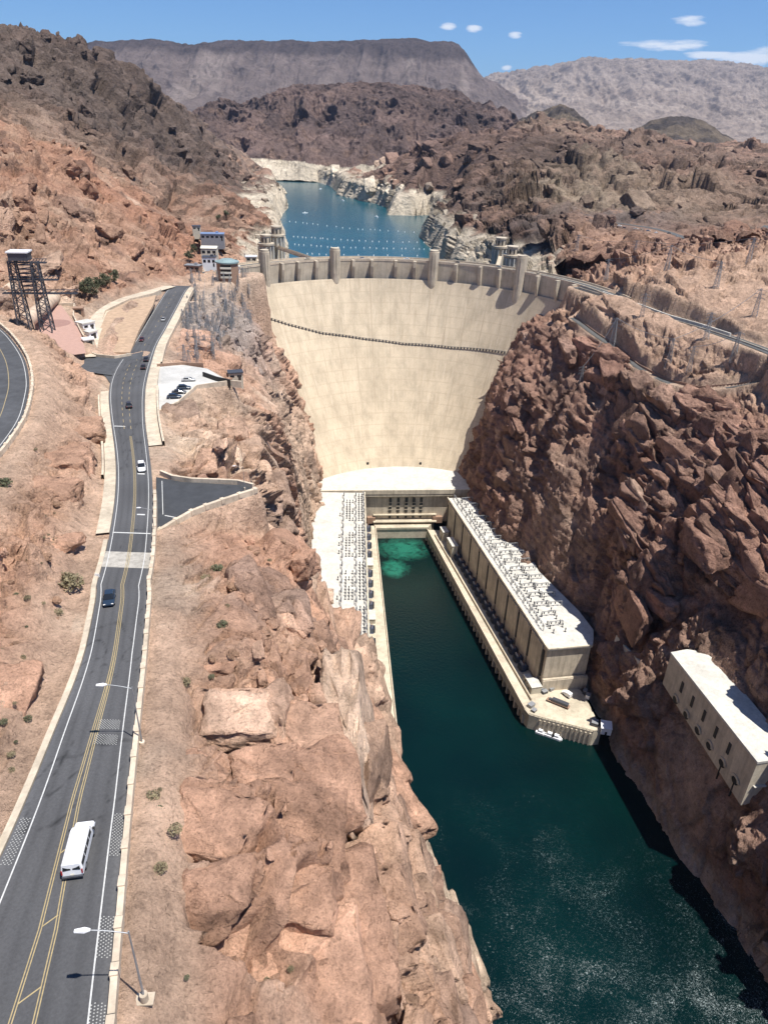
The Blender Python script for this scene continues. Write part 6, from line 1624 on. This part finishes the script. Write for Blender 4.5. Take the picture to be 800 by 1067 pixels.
cable(PP[7], PP[5], 2, 'thin power line over the rocks above the right end of the dam'); cable(PP[5], PP[9], 2, 'thin power line over the outcrop above the road'); cable(PP[10], PP[11], 3, 'thin power line below the hillside shelf'); cable(PP[11], PP[13], 3, 'thin power line reaching the right edge under the shelf'); cable(PP[8], PP[6], 2, 'thin power line along the dark track')
ct.scale = (.74, .74, .72); ct.location.x += 8.5
# grey switchyard racks on the slope left of the dam
rb_ = pylon(12, 2.6, 2, 9, .11); n_ = 0
random.seed(11)
for i in range(120):
    px = random.uniform(190, 262); py = random.uniform(292, 380) if px < 235 else random.uniform(292, 345)
    if px < 200+(350-py)*0.0 and py > 350: pass
    x, y, z = gpt(px, py, 170)
    if y < 250 or z < 120: continue
    o = rb_ if n_ == 0 else copy_tree(rb_); n_ += 1
    setup(o, (x, y, z-.6), R(random.uniform(0, 180)), 'small grey steel mast crowded among others on the slope left of the dam', 'mast', 'steel masts on the slope left of the dam'); k_ = random.uniform(.45, .7); o.scale = (k_, k_, k_)
for i, (pa, pb) in enumerate((((196, 300), (258, 330)), ((200, 322), (250, 300)), ((195, 345), (245, 312)), ((205, 365), (262, 318)), ((215, 300), (205, 390)), ((240, 298), (222, 380)))):
    a, b_ = gpt(*pa, 172), gpt(*pb, 172); cable((a[0], a[1], a[2]+6), (b_[0], b_[1], b_[2]+6), 2, ['cable strung highest across the mast slope', 'cable crossing the upper mast slope', 'cable crossing the middle of the mast slope', 'cable crossing the lower mast slope to the dam', 'cable running down the left side of the mast slope', 'cable running down the right side of the mast slope'][i], .05)

# ------------------------------------------------------------------ trees and shrubs
def make_tree(H=7, r=2.6, seed=1, nl=900, mat='leaf', name='tree'):
    rnd = random.Random(seed); t = empty(name); mb = MB(); pts = [Vector((0, 0, -.5))]
    for k in range(4): pts.append(pts[-1]+Vector((rnd.uniform(-.25, .25), rnd.uniform(-.25, .25), H*.17)))
    for k in range(4): mb.tube(pts[k], pts[k+1], .22*(1-k*.2), .22*(1-(k+1)*.2), 8)
    tips = []
    for k in range(9):
        a = rnd.uniform(0, 6.28); b0 = pts[rnd.choice((2, 3, 4))]; e = b0+Vector((math.cos(a)*r*rnd.uniform(.4, .8), math.sin(a)*r*rnd.uniform(.4, .8), rnd.uniform(.5, H*.4))); mb.tube(b0, e, .09, .03, 6); tips.append(e)
    mb.build('trunk', M['bark'], t)
    mb = MB()
    for i in range(nl):
        c = rnd.choice(tips); v = Vector((rnd.gauss(0, 1), rnd.gauss(0, 1), rnd.gauss(0, .8)))*r*.27; p = c+v
        q = Matrix.Rotation(rnd.uniform(0, 6.28), 3, Vector((rnd.uniform(-1, 1), rnd.uniform(-1, 1), rnd.uniform(-1, 1))).normalized()); s = rnd.uniform(.14, .3)*r/2.6+.04
        mb.poly([p+q@Vector((-s, -s*.6, 0)), p+q@Vector((s, -s*.6, 0)), p+q@Vector((s*.6, s, 0)), p+q@Vector((-s*.6, s, 0))], [(0, 1, 2, 3)])
    mb.build('crown', M[mat], t); return t
tp = [make_tree(8, 3.0, 1), make_tree(7, 2.6, 2), make_tree(9, 2.6, 5)]; used3 = set()
def plant(kind, px, py, z, s, label, group, cat='tree', rz=0.0):
    src = kind; x, y, z = gpt(px, py, z)
    if cat == 'shrub' and min(seg_dist(np.array([x]), np.array([y]), RC)[0][0], seg_dist(np.array([x]), np.array([y]), UPC)[0][0]) < 7.2: return
    if id(src) in used3: src = copy_tree(src)
    else: used3.add(id(src))
    setup(src, (x, y, z-.1), rz, label, cat, group); src.scale = (s, s, s)
for i, (px, py, k, lab) in enumerate(((86, 308, 0, 'green tree at the left of the group behind the loop lane'), (93, 306, 1, 'low green tree second in the group behind the loop lane'), (99, 310, 2, 'tall green tree in the middle of the group behind the loop lane'), (106, 305, 0, 'dark green tree right of the middle one behind the loop lane'), (112, 300, 1, 'small tree at the right of the group behind the loop lane'), (120, 297, 2, 'lone thin tree farther right behind the loop lane'),
                               (228, 236, 1, 'small dark tree on the pale slope above the dam buildings, the lower one'), (236, 230, 0, 'small dark tree on the pale slope above the dam buildings, the upper one'), (203, 268, 2, 'dark tree beside the tan building'), (198, 275, 0, 'dark tree above the end of the straight road'))):
    plant(tp[k], px, py, 185, .95, lab, 'trees behind the loop lane' if i < 6 else 'trees above the dam buildings', rz=i*1.3)
def make_bush(seed, mat): 
    rnd = random.Random(seed); t = empty('desert_shrub'); mb = MB()
    for k in range(12): a = rnd.uniform(0, 6.28); mb.tube((0, 0, -.1), (math.cos(a)*.5, math.sin(a)*.5, rnd.uniform(.3, .7)), .03, .01, 5)
    mb.build('stems', M['bark'], t); mb = MB()
    for i in range(260):
        a = rnd.uniform(0, 6.28); rr_ = rnd.random()**.5*.75; p = Vector((math.cos(a)*rr_, math.sin(a)*rr_, rnd.uniform(.1, .75)*(1.1-rr_*.6))); s = rnd.uniform(.04, .09)
        q = Matrix.Rotation(rnd.uniform(0, 6.28), 3, Vector((rnd.uniform(-1, 1), rnd.uniform(-1, 1), rnd.uniform(-1, 1))).normalized())
        mb.poly([p+q@Vector((-s, -s, 0)), p+q@Vector((s, -s, 0)), p+q@Vector((s, s, 0)), p+q@Vector((-s, s, 0))], [(0, 1, 2, 3)])
    mb.build('leaves', M[mat], t); return t
bs = [make_bush(1, 'leaf'), make_bush(2, 'leafd')]
random.seed(5)
SB = [(163, 842, 0, 'green shrub growing where the dirt shelf ends beside the white van', 1.2), (160, 830, 1, 'dry shrub just above the green shrub beside the white van', 1.0), (185, 880, 1, 'grey shrub on the rock right of the white van', 1), (146, 830, 1, 'tiny shrub by the guard wall right of the white van', .7), (40, 537, 0, 'round green shrub on the orange slope left of the road', 1.7), (17, 523, 1, 'dry shrub above the round green one on the left slope', 1.5),
      (5, 505, 0, 'shrub at the left edge below the upper road', 2.0), (58, 566, 0, 'dark shrub low on the orange slope near the road', 1.7), (75, 610, 1, 'wide dry shrub beside the road opposite the dark blue car', 2.6), (68, 600, 1, 'dry shrub just left of the wide one by the road', 2.2), (226, 594, 0, 'shrub by the corner of the angled stone wall', 1.6), (232, 652, 0, 'shrub below the crooked stone wall', 1.2),
      (215, 604, 1, 'dry shrub inside the angled stone wall', 1.4), (160, 660, 1, 'shrub beside the guard wall halfway up the slope', 1.2), (196, 735, 1, 'shrub on the pale slope beyond the near lamps', 1.1), (168, 905, 1, 'dry shrub at the cliff-side edge of the dirt shelf', .9), (232, 690, 1, 'shrub on top of the long rock ledge', 1.0), (60, 640, 1, 'pale shrub on the lower left slope', 1.2)]
for i in range(70):
    px, py = (random.uniform(165, 330), random.uniform(560, 1040)) if i % 2 else (random.uniform(2, 95), random.uniform(430, 860))
    if i % 2 == 0 and px > 20+(860-py)*.17: px = random.uniform(2, 20+(860-py)*.15)
    SB.append((px, py, i % 3 > 0, 'small dry shrub scattered on the orange slope %s of the road' % ('right' if i % 2 else 'left'), random.uniform(.25, .7)))
for i, (px, py, k, lab, s) in enumerate(SB):
    plant(bs[k], px, py, 195, s, lab, 'desert shrubs beside the road' if i < 18 else 'small dry shrubs on the slope %s of the road' % ('right' if 'right' in lab else 'left'), 'shrub', i*1.1)

# ------------------------------------------------------------------ lake buoys and boats
def buoy(): 
    t = MB(); t.tube((0, 0, -.3), (0, 0, .7), .85, .7, 10); t.tube((0, 0, .9), (0, 0, 1.6), .5, .3, 8); return t.build('buoy', M['white'])
b0 = buoy(); nb = 0
for row, (pts, n) in enumerate((([(303, 231), (330, 234), (370, 239), (398, 240), (440, 243)], 20), ([(306, 247), (340, 249), (390, 252), (449, 253)], 24), ([(306, 255), (350, 258), (400, 259), (449, 260)], 24), ([(306, 264), (350, 266), (449, 267)], 14))):
    for i in range(n):
        t = i/(n-1)*(len(pts)-1); k = min(int(t), len(pts)-2); px = pts[k][0]+(pts[k+1][0]-pts[k][0])*(t-k); py = pts[k][1]+(pts[k+1][1]-pts[k][1])*(t-k)
        px += random.uniform(-1.5, 1.5); py += random.uniform(-.3, .3)
        o = b0 if nb == 0 else b0.copy()
        if nb: COL.objects.link(o)
        nb += 1; o.location = pz(px, py, LAKE_Z)
        tag(o, 'white buoy in the %s line across the lake behind the dam' % ['farthest', 'second farthest', 'third farthest', 'nearest'][row], 'buoy', 'buoys of the %s line on the lake' % ['farthest', 'second', 'third', 'nearest'][row])
for px, py, lab in ((334, 197, 'tiny white boat on the far lake, left of the pale cliffs'), (357, 209, 'tiny white boat on the far lake below the pale cliffs'), (318, 222, 'white boat on the lake left of centre'), (392, 226, 'white boat near the pale island')):
    o = make_float(11); setup(o, pz(px, py, LAKE_Z), random.uniform(0, 3), lab, 'boat')
for o in list(bpy.data.objects):
    if o.type == 'MESH' and not o.data.materials: pass
# scattered boulders on slopes near the camera
def boulder(seed):
    bm = bmesh.new(); bmesh.ops.create_icosphere(bm, subdivisions=3, radius=1)
    co = np.array([v.co[:] for v in bm.verts]); v_, e_ = blocks(co*1.3+seed*9, seed, 1.5); n_2 = fbm(co*1.6+seed, seed, 3)
    for v, a, b_ in zip(bm.verts, v_, n_2): v.co = v.co*(1+a*.35+b_*.3); v.co.z *= .7
    me = bpy.data.meshes.new('boulder'); bm.to_mesh(me); bm.free(); me.materials.append(M['rock'])
    at = me.color_attributes.new('tint', 'FLOAT_COLOR', 'POINT'); at.data.foreach_set('color', np.tile([.40, .25, .165, 1], len(me.vertices)).astype(np.float32)); return me
BM = [boulder(k) for k in range(4)]
random.seed(21); nb = 0
for i in range(70):
    if i % 2: px, py, s = random.uniform(165, 330), random.uniform(560, 1040), random.uniform(.35, 1.1)
    else: px, py, s = random.uniform(5, 75), random.uniform(520, 800), random.uniform(.3, .9)
    x, y, z = gpt(px, py, 195)
    if z < 120 or min(seg_dist(np.array([x]), np.array([y]), RC)[0][0], seg_dist(np.array([x]), np.array([y]), UPC)[0][0]) < 8.5: continue
    o = bpy.data.objects.new('boulder', BM[i % 4]); COL.objects.link(o); o.location = (x, y, z-.15); o.rotation_euler = (random.random()*6, random.random(), random.random()*6); o.scale = (s, s*random.uniform(.7, 1.1), s)
    tag(o, 'loose boulder lying on the orange slope %s of the road' % ('right' if i % 2 else 'left'), 'boulder', 'loose boulders on the slope %s of the road' % ('right' if i % 2 else 'left'))
# ------------------------------------------------------------------ light, sky, air
SUNV = Vector((0.32, -0.20, 1.0)).normalized()
el = math.asin(SUNV.z)
sun = bpy.data.lights.new('sun', 'SUN'); sun.energy = 4.6; sun.angle = R(0.53); sun.color = (1, .955, .89)
so = bpy.data.objects.new('sun', sun); COL.objects.link(so); so.rotation_euler = SUNV.to_track_quat('Z', 'Y').to_euler()
so.location = (200, -100, 900)
w = bpy.data.worlds.new('World'); scene.world = w; w.use_nodes = True
nt = w.node_tree; bg = nt.nodes['Background']
sky = nt.nodes.new('ShaderNodeTexSky'); sky.sky_type = 'NISHITA'; sky.sun_disc = False
sky.sun_elevation = el; sky.sun_rotation = math.atan2(SUNV.x, SUNV.y)
sky.altitude = 1500; sky.air_density = 1.0; sky.dust_density = 0.05; sky.ozone_density = 6.0
tc = nt.nodes.new('ShaderNodeTexCoord')
# a few thin clouds in the upper right of the sky
sep = nt.nodes.new('ShaderNodeSeparateXYZ'); nt.links.new(tc.outputs['Generated'], sep.inputs[0])
def mth(op, a, b=None, c=None):
    m = nt.nodes.new('ShaderNodeMath'); m.operation = op
    for i, v in enumerate((a, b, c)):
        if v is None: continue
        if hasattr(v, 'links'): nt.links.new(v, m.inputs[i])
        else: m.inputs[i].default_value = v
    return m.outputs[0]
azn = mth('ARCTAN2', sep.outputs[0], sep.outputs[1]); eln = mth('ARCSINE', sep.outputs[2])
cb = nt.nodes.new('ShaderNodeCombineXYZ'); nt.links.new(mth('MULTIPLY', azn, 9.0), cb.inputs[0]); nt.links.new(mth('MULTIPLY', eln, 42.0), cb.inputs[1])
cn = noise(nt, 1.6, 8, .62, .4, vec=cb.outputs[0]); 
tot = None
def azel(px, py):
    d = cf+cr*(px-400)/FPX+cu*(533.5-py)/FPX; d = d/np.linalg.norm(d); return math.atan2(d[0], d[1]), math.asin(d[2])
for px, py, wx, wy in ((692, 46, .036, .0045), (717, 22, .015, .0042), (467, 27, .008, .0033), (494, 30, .008, .0033), (536, 37, .007, .0033), (740, 58, .025, .003), (772, 61, .025, .0045), (800, 58, .016, .007), (528, 71, .005, .0025)):
    a, e = azel(px, py)
    dx = mth('DIVIDE', mth('SUBTRACT', azn, a), wx); dy = mth('DIVIDE', mth('SUBTRACT', eln, e), wy)
    rr_ = mth('ADD', mth('MULTIPLY', dx, dx), mth('MULTIPLY', dy, dy))
    g = mth('SUBTRACT', 1.0, mth('MULTIPLY', rr_, .55))
    tot = g if tot is None else mth('MAXIMUM', tot, g)
cl = mth('ADD', tot, mth('MULTIPLY', mth('SUBTRACT', cn, .5), 4.2))
cl = ramp(nt, cl, [(0.1, 0.0), (1.1, 0.8)])
skt = mix(nt, sky.outputs[0], (.72, .89, 1.06), 1.0, 'MULTIPLY')
skc = mix(nt, skt, (9, 9.2, 9.6), cl)
nt.links.new(skc, bg.inputs[0]); bg.inputs[1].default_value = 0.078
# even haze in one closed box
mb = MB(); mb.box((0, 14000, 1050), (64000, 60000, 2300))
hz = mb.build('haze', None)
hm = bpy.data.materials.new('haze'); hm.use_nodes = True; hn = hm.node_tree; hn.nodes.clear()
out = hn.nodes.new('ShaderNodeOutputMaterial'); pv = hn.nodes.new('ShaderNodeVolumePrincipled')
pv.inputs['Color'].default_value = (.45, .66, 1.0, 1); pv.inputs['Density'].default_value = HAZE; pv.inputs['Anisotropy'].default_value = .3
hn.links.new(pv.outputs[0], out.inputs['Volume']); hz.data.materials.clear(); hz.data.materials.append(hm)
tag(hz, 'thin pale blue desert haze over the canyon and the far mountains', 'haze', kind='stuff')
scene.view_settings.view_transform = 'Standard'; scene.view_settings.look = 'None'
scene.view_settings.exposure = EXPO; scene.view_settings.gamma = 1
scene.cycles.volume_bounces = 0; scene.cycles.max_bounces = 6; scene.cycles.use_denoising = True
